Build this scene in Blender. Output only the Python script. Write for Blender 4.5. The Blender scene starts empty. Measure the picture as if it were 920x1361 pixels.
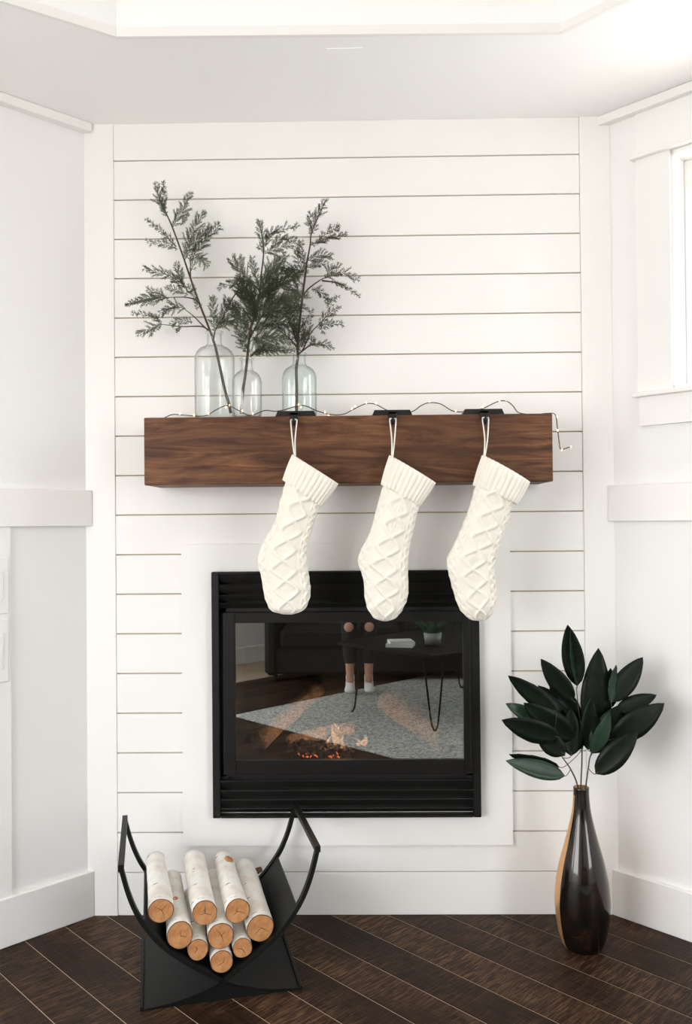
import bpy, bmesh, math, random
from mathutils import Vector, Matrix, noise
random.seed(7)
PI = math.pi
S = bpy.context.scene
COL = S.collection

# ------------------------------------------------------------------ camera
F_PX, PITCH, YAW, ROLL, CAM_H, DIST = 1127.42, 0.0104868, 0.0140954, -0.0088986, 1.27105, 2.75
CAM = Vector((0, -DIST, CAM_H))
_r = Vector((math.cos(YAW), math.sin(YAW), 0)); _f0 = Vector((-math.sin(YAW), math.cos(YAW), 0)); _z = Vector((0, 0, 1))
FWD = _f0*math.cos(PITCH) + _z*math.sin(PITCH); _up = -_f0*math.sin(PITCH) + _z*math.cos(PITCH)
RT = _r*math.cos(ROLL) + _up*math.sin(ROLL); UP = -_r*math.sin(ROLL) + _up*math.cos(ROLL)
cd = bpy.data.cameras.new('camera'); cam = bpy.data.objects.new('camera', cd); COL.objects.link(cam)
cd.sensor_fit = 'VERTICAL'; cd.sensor_height = 24.0; cd.lens = F_PX*24.0/1361.0; cd.clip_start = 0.02
cam.matrix_world = Matrix(((RT.x, UP.x, -FWD.x, CAM.x), (RT.y, UP.y, -FWD.y, CAM.y), (RT.z, UP.z, -FWD.z, CAM.z), (0, 0, 0, 1)))
S.camera = cam

def hit(px, py, n, d):
    v = FWD + RT*((px-460)/F_PX) + UP*((680.5-py)/F_PX); n = Vector(n)
    return CAM + v*((d - n.dot(CAM))/n.dot(v))
def at(px, py, Y): return hit(px, py, (0, 1, 0), Y)
def fl(px, py, Z=0.0): return hit(px, py, (0, 0, 1), Z)

# ------------------------------------------------------------------ view, world, daylight
S.view_settings.view_transform = 'Standard'; S.view_settings.look = 'None'
S.view_settings.gamma = 1.0; S.view_settings.use_curve_mapping = False
S.view_settings.exposure = 1.88
S.cycles.use_denoising = True
S.cycles.max_bounces = 14; S.cycles.diffuse_bounces = 8; S.cycles.glossy_bounces = 6
S.cycles.transmission_bounces = 10; S.cycles.transparent_max_bounces = 16
S.cycles.sample_clamp_indirect = 6.0
W = bpy.data.worlds.new('overcast_sky'); S.world = W; W.use_nodes = True
wt = W.node_tree; bg = wt.nodes['Background']
tc = wt.nodes.new('ShaderNodeTexCoord'); sp = wt.nodes.new('ShaderNodeSeparateXYZ'); rp = wt.nodes.new('ShaderNodeValToRGB')
wt.links.new(tc.outputs['Generated'], sp.inputs[0]); wt.links.new(sp.outputs['Z'], rp.inputs[0]); wt.links.new(rp.outputs[0], bg.inputs[0])
rp.color_ramp.elements[0].position = 0.0; rp.color_ramp.elements[0].color = (0.70, 0.695, 0.69, 1)
rp.color_ramp.elements[1].position = 0.7; rp.color_ramp.elements[1].color = (0.84, 0.91, 1.0, 1)
e = rp.color_ramp.elements.new(0.06); e.color = (1.0, 1.0, 1.0, 1)
bg.inputs[1].default_value = 3.0

# room plan: a square room whose near corner is cut off by the fireplace wall (y = 0)
R2 = math.sqrt(0.5)
XL, XR, ZC = -0.885, 0.827, 2.575
SIDE = 3.6; BACK = (XR - XL + 2*SIDE*R2)/(2*R2)
WALLS = {  # origin, direction along the wall, normal into the room, length
    'left': (Vector((XL, 0, 0)), Vector((-R2, -R2, 0)), Vector((R2, -R2, 0)), SIDE),
    'right': (Vector((XR, 0, 0)), Vector((R2, -R2, 0)), Vector((-R2, -R2, 0)), SIDE),
    'rear_left': (Vector((XL-SIDE*R2, -SIDE*R2, 0)), Vector((R2, -R2, 0)), Vector((R2, R2, 0)), BACK),
    'rear_right': (Vector((XR+SIDE*R2, -SIDE*R2, 0)), Vector((-R2, -R2, 0)), Vector((-R2, R2, 0)), BACK)}
WINDOWS = [  # number, wall, t0, t1, z0, z1
    (1, 'right', 0.20, 1.05, 1.665, 2.395),
    (2, 'left', 2.05, 3.40, 0.35, 2.25),
    (3, 'rear_left', 0.25, 2.2, 0.35, 2.25),
    (4, 'rear_right', 0.8, 1.9, 0.55, 2.2)]  # rear_right: unseen window, added to brighten the left wall
for n_, w_, t0, t1, z0, z1 in WINDOWS:      # sampling portals in the window openings; the light itself is the sky's
    o_, d_, nn, _l = WALLS[w_]
    L = bpy.data.lights.new('window_portal', 'AREA'); L.shape = 'RECTANGLE'; L.size = t1-t0; L.size_y = z1-z0
    L.cycles.is_portal = True
    lo = bpy.data.objects.new('window_portal', L); COL.objects.link(lo)
    c = o_ + d_*((t0+t1)/2) - nn*0.10 + Vector((0, 0, (z0+z1)/2))
    zax = -nn; yax = Vector((0, 0, 1)); xax = yax.cross(zax)
    lo.matrix_world = Matrix(((xax.x, yax.x, zax.x, c.x), (xax.y, yax.y, zax.y, c.y), (xax.z, yax.z, zax.z, c.z), (0, 0, 0, 1)))

# ------------------------------------------------------------------ materials
class NT:
    def __init__(s, name):
        s.m = bpy.data.materials.new(name); s.m.use_nodes = True; s.t = s.m.node_tree
        s.p = s.t.nodes['Principled BSDF']; s.out = s.t.nodes['Material Output']
    def n(s, kind, **kw):
        x = s.t.nodes.new(kind)
        for k, v in kw.items():
            if k.startswith('i_'):
                key = k[2:].replace('_', ' '); x.inputs[int(key) if key.isdigit() else key].default_value = v
            else: setattr(x, k, v)
        return x
    def l(s, a, b): s.t.links.new(a, b)
    def coord(s, scale=(1, 1, 1), which='Object', rot=(0, 0, 0)):
        c = s.n('ShaderNodeTexCoord'); mp = s.n('ShaderNodeMapping'); mp.inputs['Scale'].default_value = scale; mp.inputs['Rotation'].default_value = rot
        s.l(c.outputs[which], mp.inputs['Vector']); return mp.outputs[0]
    def noise(s, vec, scale, detail=4, rough=.55, dist=0):
        x = s.n('ShaderNodeTexNoise'); x.inputs['Scale'].default_value = scale; x.inputs['Detail'].default_value = detail
        x.inputs['Roughness'].default_value = rough; x.inputs['Distortion'].default_value = dist
        if vec: s.l(vec, x.inputs['Vector'])
        return x.outputs['Fac']
    def ramp(s, fac, stops):
        r = s.n('ShaderNodeValToRGB'); cr = r.color_ramp
        while len(cr.elements) < len(stops): cr.elements.new(.5)
        for e_, (p_, c_) in zip(cr.elements, stops): e_.position = p_; e_.color = (*c_, 1) if len(c_) == 3 else c_
        s.l(fac, r.inputs[0]); return r.outputs[0]
    def mix(s, fac, a, b, mode='MIX'):
        x = s.n('ShaderNodeMix', data_type='RGBA', blend_type=mode)
        for v, k in ((fac, 0), (a, 6), (b, 7)):
            if isinstance(v, (int, float)): x.inputs[k].default_value = v
            elif isinstance(v, tuple): x.inputs[k].default_value = (*v, 1)
            else: s.l(v, x.inputs[k])
        return x.outputs[2]
    def math(s, op, a, b=0.0):
        x = s.n('ShaderNodeMath', operation=op)
        for i, v in enumerate((a, b)):
            if isinstance(v, (int, float)): x.inputs[i].default_value = v
            else: s.l(v, x.inputs[i])
        return x.outputs[0]
    def bump(s, h, strength=.3, dist=.01):
        b = s.n('ShaderNodeBump'); b.inputs['Strength'].default_value = strength; b.inputs['Distance'].default_value = dist
        s.l(h, b.inputs['Height']); s.l(b.outputs[0], s.p.inputs['Normal'])
    def set(s, color=None, rough=None, metal=None, **kw):
        for key, v in (('Base Color', color), ('Roughness', rough), ('Metallic', metal)):
            if v is None: continue
            if isinstance(v, tuple): s.p.inputs[key].default_value = (*v, 1)
            elif isinstance(v, (int, float)): s.p.inputs[key].default_value = v
            else: s.l(v, s.p.inputs[key])
        for k, v in kw.items(): s.p.inputs[k.replace('_', ' ')].default_value = v
        return s
M = {}
def simple(name, color, rough=.5, metal=0.0, **kw):
    q = NT(name).set(color, rough, metal, **kw); M[name] = q.m; return q
def paint(name, c, rough=.45, b=.04):
    q = NT(name); v = q.coord(); nz = q.noise(v, 3, 3); q.set(q.mix(nz, tuple(x*.975 for x in c), c), rough)
    q.bump(q.noise(v, 260, 2), b, .002); M[name] = q.m
paint('white_paint', (.865, .858, .845)); paint('shiplap_paint', (.865, .855, .832)); paint('trim_paint', (.87, .86, .84), .35)
paint('ceiling_paint', (.93, .93, .92), .8); paint('gap_tan', (.50, .40, .28), .9)
simple('black_metal', (.009, .0085, .008), .45, .2, Specular_IOR_Level=.3); simple('louver_metal', (.014, .014, .013), .38, .2, Specular_IOR_Level=.4)
simple('black_satin', (.006, .0055, .005), .45, Specular_IOR_Level=.25); simple('firebox_dark', (.012, .010, .009), .8)
simple('cord_white', (.80, .78, .72), .8); simple('wire', (.035, .028, .02), .5); simple('hook_metal', (.012, .010, .009), .45, .4)
simple('skin', (.55, .30, .20), .5, Subsurface_Weight=.1); simple('sock', (.8, .8, .78), .9); simple('dress', (.012, .012, .014), .85)
simple('hair', (.05, .03, .02), .6); simple('sofa_fabric', (.006, .007, .0075), .9); simple('book_paper', (.75, .74, .70), .8)
simple('planter', (.25, .27, .26), .6); simple('grass_leaf', (.05, .11, .05), .6); simple('table_top', (.004, .004, .004), .6, Specular_IOR_Level=.15)
simple('twig', (.07, .045, .03), .8); simple('plate_white', (.85, .85, .84), .3); simple('eye', (.02, .015, .01), .2)

q = NT('mantel_wood')      # grain runs along the beam, with knots and blotches
v2 = q.coord((1.6, 2.0, 4.5))
g1 = q.noise(q.coord((1.0, 4, 7)), 2.6, 9, .6, 2.2); g2 = q.noise(q.coord((4, 40, 120)), 2.0, 4, .6, .3); bl = q.noise(v2, 1.5, 3, .5, .8)
c1 = q.ramp(g1, [(.34, (.050, .017, .006)), (.47, (.13, .050, .019)), (.56, (.20, .085, .034)), (.70, (.29, .14, .062))])
c2 = q.mix(q.ramp(bl, [(.38, (0, 0, 0)), (.60, (1, 1, 1))]), q.mix(.55, c1, (.050, .019, .009)), c1)
q.set(q.mix(q.ramp(g2, [(.42, (.35, .35, .35)), (.6, (0, 0, 0))]), c2, (.04, .015, .006)), .5, Specular_IOR_Level=.3)
q.bump(g2, .12, .002); M['mantel_wood'] = q.m

q = NT('floor_wood')       # dark hand-scraped boards; object axes: x along the board
oi = q.n('ShaderNodeObjectInfo'); cmb = q.n('ShaderNodeVectorMath', operation='ADD')
vv = q.n('ShaderNodeTexCoord'); q.l(vv.outputs['Object'], cmb.inputs[0])
sc_ = q.n('ShaderNodeVectorMath', operation='SCALE'); sc_.inputs['Scale'].default_value = 37.0
cx_ = q.n('ShaderNodeCombineXYZ'); q.l(oi.outputs['Random'], cx_.inputs[0]); q.l(oi.outputs['Random'], cx_.inputs[1]); q.l(cx_.outputs[0], sc_.inputs[0]); q.l(sc_.outputs[0], cmb.inputs[1])
def mp(sx, sy, sz):
    m_ = q.n('ShaderNodeMapping'); m_.inputs['Scale'].default_value = (sx, sy, sz); q.l(cmb.outputs[0], m_.inputs[0]); return m_.outputs[0]
chat = q.noise(mp(85, 6, 1), 2.2, 4, .65, .8); grain = q.noise(mp(3, 45, 1), 2.5, 5, .6, .3); big = q.noise(mp(1.2, 2, 1), 2, 3)
base = q.ramp(grain, [(.3, (.008, .004, .0022)), (.7, (.032, .015, .008))])
col = q.mix(q.math('MULTIPLY', q.ramp(chat, [(.46, (0, 0, 0)), (.66, (1, 1, 1))]), q.ramp(big, [(.38, (.08,)*3), (.66, (.9,)*3)])), base, (.20, .108, .058))
hs = q.n('ShaderNodeHueSaturation'); q.l(col, hs.inputs['Color']); mr = q.n('ShaderNodeMapRange'); mr.inputs['To Min'].default_value = .7; mr.inputs['To Max'].default_value = 1.35
q.l(oi.outputs['Random'], mr.inputs[0]); q.l(mr.outputs[0], hs.inputs['Value'])
q.set(hs.outputs[0], q.ramp(chat, [(.3, (.42,)*3), (.7, (.6,)*3)]), Specular_IOR_Level=.13); q.bump(q.math('ADD', chat, grain), .5, .002); M['floor_wood'] = q.m
simple('seam_highlight', (.46, .35, .25), .8)  # pale fill between boards: highlights on the bevels, put in as colour

q = NT('knit'); v = q.coord(); vor = q.n('ShaderNodeTexVoronoi'); vor.inputs['Scale'].default_value = 330; q.l(v, vor.inputs['Vector'])
q.set(q.mix(q.noise(v, 30, 3), (.83, .78, .68), (.88, .85, .78)), .9, Sheen_Weight=.3, Subsurface_Weight=.15, Subsurface_Radius=(.01, .008, .005), Subsurface_Scale=.3)
q.bump(vor.outputs['Distance'], .5, .0015); M['knit'] = q.m

q = NT('birch_bark'); v = q.coord((1, 1, 1)); n1 = q.noise(q.coord((28, 90, 28)), 1.0, 2, .5); n2 = q.noise(v, 22, 4, .6, .4); n3 = q.noise(q.coord((60, 22, 60)), 1.3, 3)
c = q.mix(q.ramp(n2, [(.45, (0, 0, 0)), (.75, (.55,)*3)]), (.86, .84, .80), (.62, .50, .38))
c = q.mix(q.ramp(n1, [(.70, (0, 0, 0)), (.75, (1, 1, 1))]), c, (.05, .035, .025))
q.set(c, .75); q.bump(q.math('ADD', n2, n3), .5, .004); M['birch_bark'] = q.m
q = NT('bark_rim'); q.set((.10, .05, .025), .9); M['bark_rim'] = q.m
q = NT('cut_wood'); c0 = q.n('ShaderNodeTexCoord'); sx = q.n('ShaderNodeSeparateXYZ'); q.l(c0.outputs['Object'], sx.inputs[0])
dx = q.math('ADD', sx.outputs[0], q.math('MULTIPLY', q.math('SUBTRACT', q.noise(c0.outputs['Object'], 26, 3), .5), .012))
r_ = q.math('SQRT', q.math('ADD', q.math('MULTIPLY', dx, dx), q.math('MULTIPLY', sx.outputs[2], sx.outputs[2])))
ring = q.math('SINE', q.math('MULTIPLY', r_, 1900)); fib = q.noise(q.coord((260, 30, 120)), 1, 3)
c = q.mix(q.math('MULTIPLY', q.math('ADD', ring, 1), .16), (.50, .22, .075), (.33, .125, .04))
c = q.mix(q.ramp(fib, [(.4, (.5,)*3), (.65, (0, 0, 0))]), c, (.30, .12, .045))
c = q.mix(q.ramp(q.noise(c0.outputs['Object'], 30, 4), [(.42, (0, 0, 0)), (.7, (.8,)*3)]), c, (.62, .33, .14))
q.set(c, .8); q.bump(fib, .4, .002); M['cut_wood'] = q.m; simple('crack', (.10, .045, .02), .9)

q = NT('vase_lacquer'); v = q.coord(); nn_ = q.noise(v, 16, 4, .6, .5)
q.set(q.ramp(nn_, [(.5, (.004, .0035, .003)), (.72, (.025, .010, .005)), (.85, (.14, .05, .018))]), .22, Specular_IOR_Level=.3, Coat_Weight=.7, Coat_Roughness=.05, Coat_Tint=(1, .93, .86, 1)); M['vase_lacquer'] = q.m
q = NT('tan_metal'); q.set((.80, .46, .22), .35, .75); M['tan_metal'] = q.m
q = NT('leaf_dark'); v = q.coord(); q.set(q.mix(q.noise(v, 14, 2), (.0025, .005, .0025), (.006, .013, .006)), .42, Specular_IOR_Level=.2); q.bump(q.noise(q.coord((60, 60, 60)), 1, 2), .15, .002); M['leaf_dark'] = q.m
q = NT('leaf_green'); v = q.coord(); q.set(q.mix(q.noise(v, 20, 3), (.006, .020, .010), (.025, .060, .032)), .36, Specular_IOR_Level=.35); M['leaf_green'] = q.m
simple('leaf_stalk', (.06, .055, .03), .6)
for nm, a, b in (('cedar_grey', (.045, .058, .030), (.12, .145, .085)), ('cedar_olive', (.016, .024, .010), (.062, .076, .034)), ('cedar_bronze', (.022, .024, .012), (.075, .062, .030))):
    q = NT(nm); q.set(q.mix(q.noise(q.coord(), 40, 3), a, b), .75); M[nm] = q.m
def glass(name, col):      # thin walled blown glass: clear straight through, mirror-like towards the edges
    q = NT(name); q.t.nodes.remove(q.p); a = q.n('ShaderNodeBsdfTransparent'); a.inputs[0].default_value = (*col, 1)
    b = q.n('ShaderNodeBsdfGlossy'); b.inputs['Roughness'].default_value = .01; f = q.n('ShaderNodeLayerWeight'); f.inputs[0].default_value = .5
    e_ = q.math('ADD', .045, q.math('MULTIPLY', q.math('POWER', f.outputs['Facing'], 3.0), .7)); dk = q.mix(q.math('POWER', f.outputs['Facing'], 5.0), col, tuple(c*.45 for c in col))
    q.l(dk, a.inputs[0]); mx = q.n('ShaderNodeMixShader'); q.l(e_, mx.inputs[0]); q.l(a.outputs[0], mx.inputs[1]); q.l(b.outputs[0], mx.inputs[2]); q.l(mx.outputs[0], q.out.inputs[0]); M[name] = q.m
glass('clear_glass', (.988, .996, .993)); glass('aqua_glass', (.962, .986, .982))
def pane(name, refl, tint=(1, 1, 1), rough=0.0):
    q = NT(name); q.t.nodes.remove(q.p); a = q.n('ShaderNodeBsdfTransparent'); a.inputs[0].default_value = (*tint, 1)
    b = q.n('ShaderNodeBsdfGlossy'); b.inputs['Roughness'].default_value = rough; b.inputs[0].default_value = (.97, 1, .985, 1)
    mx = q.n('ShaderNodeMixShader'); mx.inputs[0].default_value = refl
    q.l(a.outputs[0], mx.inputs[1]); q.l(b.outputs[0], mx.inputs[2]); q.l(mx.outputs[0], q.out.inputs[0]); M[name] = q.m
pane('window_glass', .05); pane('fire_glass', .27, (.6, .6, .6))
q = NT('rug_wool'); v = q.coord((1, 1, 1)); n1 = q.noise(v, 60, 4, .9); n2 = q.noise(q.coord((260, 14, 1)), 1, 2)
q.set(q.mix(q.math('MULTIPLY', n2, .4), q.ramp(n1, [(.40, (.12, .13, .12)), (.60, (.85, .84, .78))]), (.35, .35, .32)), .95); q.bump(n1, .6, .006); M['rug_wool'] = q.m
def emit(name, c, s, c2=None):
    q = NT(name); q.set((.02, .01, .005), .6, Emission_Strength=s); q.p.inputs['Emission Color'].default_value = (*c, 1); M[name] = q.m; return q
emit('bulb_glow', (1, .50, .22), 1.6); emit('flame', (1, .50, .22), .45); emit('ember', (1, .16, .05), 1.0)
q = NT('char_log'); v = q.coord((1, 1, 1)); n1 = q.noise(q.coord((20, 20, 20)), 2.2, 5, .65, 1.5)
q.set(q.ramp(n1, [(.3, (.06, .035, .022)), (.5, (.30, .19, .12)), (.72, (.60, .45, .33))]), .9); q.bump(n1, .9, .01); M['char_log'] = q.m

# ------------------------------------------------------------------ object helpers
WM = {}
def finish(o, parent):
    COL.objects.link(o)
    if parent is not None:
        o.parent = parent; WM[o.name] = WM[parent.name].copy()
    else: WM[o.name] = Matrix.Identity(4)
    return o
def obj(name, bm, mat, parent=None, smooth=False, local=False):
    """links a bmesh given in world space (or local=True) as one object; parts share their thing's frame"""
    if parent is not None and not local: bm.transform(WM[parent.name].inverted())
    me = bpy.data.meshes.new(name); bm.to_mesh(me); bm.free()
    if smooth:
        for p_ in me.polygons: p_.use_smooth = True
    mats = mat if isinstance(mat, (list, tuple)) else [mat]
    for m_ in mats: me.materials.append(M[m_])
    return finish(bpy.data.objects.new(name, me), parent)
def thing(name, label, cat, loc=(0, 0, 0), rz=0.0, group=None, mat=None):
    o = bpy.data.objects.new(name, None); COL.objects.link(o); o.empty_display_size = .05
    m_ = mat if mat is not None else Matrix.Translation(Vector(loc)) @ Matrix.Rotation(rz, 4, 'Z')
    o.matrix_world = m_; WM[o.name] = m_.copy(); return tag(o, label, cat, group)
def tag(o, label, cat, group=None):
    o['label'] = label; o['category'] = cat
    if group: o['group'] = group
    return o
def struct(o): o['kind'] = 'structure'; return o
def rootmesh(name, bm, mat, label, cat, group=None, smooth=False):
    return tag(obj(name, bm, mat, None, smooth), label, cat, group)

def add_box(bm, lo, hi, mtx=None, bevel=0.0, mi=0):
    vs = [bm.verts.new((x, y, z)) for x in (lo[0], hi[0]) for y in (lo[1], hi[1]) for z in (lo[2], hi[2])]
    fs = [bm.faces.new([vs[i] for i in f]) for f in ((0, 1, 3, 2), (4, 6, 7, 5), (0, 4, 5, 1), (2, 3, 7, 6), (0, 2, 6, 4), (1, 5, 7, 3))]
    for f in fs: f.material_index = mi
    if bevel > 0:
        es = list({e_ for f in fs for e_ in f.edges})
        r = bmesh.ops.bevel(bm, geom=es, offset=bevel, segments=1, affect='EDGES', profile=.5)
        vs = list({v_ for f in r['faces'] for v_ in f.verts})
    if mtx is not None: bmesh.ops.transform(bm, matrix=mtx, verts=vs)
    return vs
def box(lo, hi, mtx=None, bevel=0.0):
    bm = bmesh.new(); add_box(bm, lo, hi, mtx, bevel); return bm
def wall_mtx(side):
    o_, d_, n_, _l = WALLS[side]
    return Matrix(((d_.x, n_.x, 0, o_.x), (d_.y, n_.y, 0, o_.y), (0, 0, 1, 0), (0, 0, 0, 1)))
def wbox(bm, side, t0, t1, d0, d1, z0, z1, bevel=0.0):
    add_box(bm, (t0, d0, z0), (t1, d1, z1), wall_mtx(side), bevel)
def frames(pts):
    out = []; n_ = len(pts); up = None
    for i in range(n_):
        t = (pts[min(i+1, n_-1)] - pts[max(i-1, 0)]).normalized()
        if up is None:
            a = Vector((0, 0, 1)) if abs(t.z) < .9 else Vector((0, 1, 0)); up = (a - t*a.dot(t)).normalized()
        else:
            u2 = up - t*up.dot(t); up = u2.normalized() if u2.length > 1e-6 else up
        out.append((t, up, t.cross(up)))
    return out
def add_tube(bm, pts, r, n=6, closed_ends=True, mi=0):
    pts = [Vector(p_) for p_ in pts]; rs = r if isinstance(r, (list, tuple)) else [r]*len(pts); fr = frames(pts); rings = []
    for p_, rr, (t, u, s) in zip(pts, rs, fr):
        rings.append([bm.verts.new(p_ + u*(rr*math.cos(2*PI*k/n)) + s*(rr*math.sin(2*PI*k/n))) for k in range(n)])
    for a, b in zip(rings, rings[1:]):
        for k in range(n):
            f = bm.faces.new((a[k], a[(k+1) % n], b[(k+1) % n], b[k])); f.material_index = mi
    if closed_ends:
        bm.faces.new(rings[0][::-1]).material_index = mi; bm.faces.new(rings[-1]).material_index = mi
def tube(pts, r, n=6): bm = bmesh.new(); add_tube(bm, pts, r, n); return bm
def add_lathe(bm, prof, c, n=48):
    rings = []
    for r, z in prof:
        rings.append([bm.verts.new((c[0]+r*math.cos(2*PI*k/n), c[1]+r*math.sin(2*PI*k/n), c[2]+z)) for k in range(n)] if r > 1e-5 else [bm.verts.new((c[0], c[1], c[2]+z))])
    for a, b in zip(rings, rings[1:]):
        for k in range(n):
            k2 = (k+1) % n
            if len(a) == 1 and len(b) == 1: continue
            if len(a) == 1: bm.faces.new((a[0], b[k2], b[k]))
            elif len(b) == 1: bm.faces.new((a[k], a[k2], b[0]))
            else: bm.faces.new((a[k], a[k2], b[k2], b[k]))
def catmull(pts, per=8):
    P = [Vector(p_) for p_ in pts]; out = []
    for i in range(len(P)-1):
        p0 = P[i-1] if i else P[i]*2-P[i+1]; p1, p2 = P[i], P[i+1]; p3 = P[i+2] if i+2 < len(P) else P[i+1]*2-P[i]
        for k in range(per):
            t = k/per; out.append(.5*((2*p1)+(p2-p0)*t+(2*p0-5*p1+4*p2-p3)*t*t+(3*p1-p0-3*p2+p3)*t**3))
    out.append(P[-1]); return out
def prism(poly, a, b):
    """extrudes a planar polygon (list of points) from offset vector a to b"""
    bm = bmesh.new(); A = [bm.verts.new(Vector(p_)+a) for p_ in poly]; B = [bm.verts.new(Vector(p_)+b) for p_ in poly]
    bm.faces.new(A[::-1]); bm.faces.new(B); n = len(poly)
    for k in range(n): bm.faces.new((A[k], A[(k+1) % n], B[(k+1) % n], B[k]))
    bmesh.ops.recalc_face_normals(bm, faces=bm.faces); return bm

# ------------------------------------------------------------------ room shell
TH = 0.14
floor = struct(obj('floor', box((-3.6, -6.1, -.06), (3.6, .45, -.0012)), 'seam_highlight'))
# boards run parallel to the right wall; seams lie on x + y = .086 + .1825 k
PW = .1825*R2; k0 = -33
du = Vector((R2, -R2, 0)); dv = Vector((R2, R2, 0))
rmax = XR*R2
for k in range(-28, 5):
    va = (.086+.1825*k)*R2; vb = va + PW
    if va > rmax: continue
    vb = min(vb, rmax+.02)
    vm = (va+vb)/2
    ulo = (XL*R2); uhi = ulo + (XR-XL+2*SIDE*R2)*R2*1.0
    # left wall: x - y = XL -> u = XL*R2 ; fireplace wall y<=0 -> v - u <= 0 -> u >= v
    ulo = max(XL*R2-.02, vm-.07); uhi = XR*R2 + SIDE
    if vm < -(SIDE*1.0 - XL*R2) - .1: continue
    u = ulo; first = True
    rr = random.Random(k*13+5)
    while u < uhi-.01:
        ln = rr.uniform(.9, 2.4) if first else rr.uniform(1.9, 2.6); first = False
        u2 = min(u+ln, uhi)
        if uhi-u2 < .3: u2 = uhi
        c = du*((u+u2)/2) + dv*vm
        mtx = Matrix(((du.x, dv.x, 0, c.x), (du.y, dv.y, 0, c.y), (0, 0, 1, 0), (0, 0, 0, 1)))
        bm = bmesh.new(); hl, hw = (u2-u)/2-.0006, (vb-va)/2-.0013
        add_box(bm, (-hl, -hw, -.012), (hl, hw, 0), None, .0008)
        me = bpy.data.meshes.new('plank'); bm.to_mesh(me); bm.free(); me.materials.append(M['floor_wood'])
        o = bpy.data.objects.new('plank', me); COL.objects.link(o); o.parent = floor; o.matrix_local = mtx
        u = u2

def wall_panel(bm, side, length, holes):
    ts = sorted({0.0, length, *[h_[0] for h_ in holes], *[h_[1] for h_ in holes]})
    for a, b in zip(ts, ts[1:]):
        hs_ = [h_ for h_ in holes if h_[0] <= a+1e-6 and h_[1] >= b-1e-6]
        if hs_:
            wbox(bm, side, a, b, -TH, 0, 0, hs_[0][2]); wbox(bm, side, a, b, -TH, 0, hs_[0][3], ZC)
        else: wbox(bm, side, a, b, -TH, 0, 0, ZC)
for side, (o_, d_, n_, ln) in WALLS.items():
    holes = [w_[2:] for w_ in WINDOWS if w_[1] == side]
    bm = bmesh.new(); wall_panel(bm, side, ln, holes)
    w = struct(obj('wall_'+side, bm, 'white_paint'))
    bm = bmesh.new(); wbox(bm, side, -.012, ln, 0, .018, 0, .146, .002); struct(obj('baseboard_'+side, bm, 'trim_paint'))
    if side in ('left', 'right'):
        bm = bmesh.new(); wbox(bm, side, -.012, ln, 0, .020, 1.262, 1.378, .002); obj('chair_rail', bm, 'trim_paint', w)
        bm = bmesh.new(); wbox(bm, side, -.03 if side == 'right' else -.012, ln, 0, .030, ZC-.030, ZC-.001, .002); obj('crown_board', bm, 'trim_paint', w)
    if side == 'left':
        for t in (.253, 1.05):
            bm = bmesh.new(); wbox(bm, side, t, t+.09, 0, .010, .146, 1.262, .001); obj('batten', bm, 'trim_paint', w)
    if side == 'right':
        for t in (1.35, 2.2, 3.0):
            bm = bmesh.new(); wbox(bm, side, t, t+.09, 0, .010, .146, 1.262, .001); obj('batten', bm, 'trim_paint', w)
# windows: frame, sash, glass, casing
for n_, side, t0, t1, z0, z1 in WINDOWS:
    bm = bmesh.new()
    for a, b, c, d in ((t0, t0+.012, z0, z1), (t1-.012, t1, z0, z1), (t0, t1, z0, z0+.012), (t0, t1, z1-.012, z1)): wbox(bm, side, a, b, -TH, .004, c, d)
    w = struct(obj('window_%d' % n_, bm, 'trim_paint'))
    bm = bmesh.new(); fw = .045; a, b, c, d = t0+.012, t1-.012, z0+.012, z1-.012
    for x in ((a, a+fw, c, d), (b-fw, b, c, d), (a+fw, b-fw, c, c+fw), (a+fw, b-fw, d-fw, d), ((a+b)/2-.02, (a+b)/2+.02, c+fw, d-fw)): wbox(bm, side, x[0], x[1], -.105, -.07, x[2], x[3], .002)
    obj('sash', bm, 'trim_paint', w)
    for x in ((a+fw, (a+b)/2-.02), ((a+b)/2+.02, b-fw)):
        bm = bmesh.new(); wbox(bm, side, x[0]-.004, x[1]+.004, -.090, -.086, c+fw-.004, d-fw+.004); obj('pane', bm, 'window_glass', w)
    cw = .108
    for x in ((t0-cw, t0+.004), (t1-.004, t1+cw)):
        bm = bmesh.new(); wbox(bm, side, x[0], x[1], 0, .012, z0, z1+.004, .001); obj('casing', bm, 'trim_paint', w)
    bm = bmesh.new(); wbox(bm, side, t0-cw-.012, t1+cw+.012, 0, .028, z1+.004, z1+.018, .002); obj('head_cap', bm, 'trim_paint', w)
    bm = bmesh.new(); wbox(bm, side, t0-cw, t1+cw, 0, .010, z1+.018, min(z1+.15, ZC-.03), .001); obj('header', bm, 'trim_paint', w)
    bm = bmesh.new(); wbox(bm, side, t0-cw-.014, t1+cw+.014, -.07, .030, z0-.014, z0, .002); obj('sill', bm, 'trim_paint', w)
    bm = bmesh.new(); wbox(bm, side, t0-cw+.006, t1+cw-.006, 0, .014, z0-.105, z0-.014, .001); obj('apron', bm, 'trim_paint', w)

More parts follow.
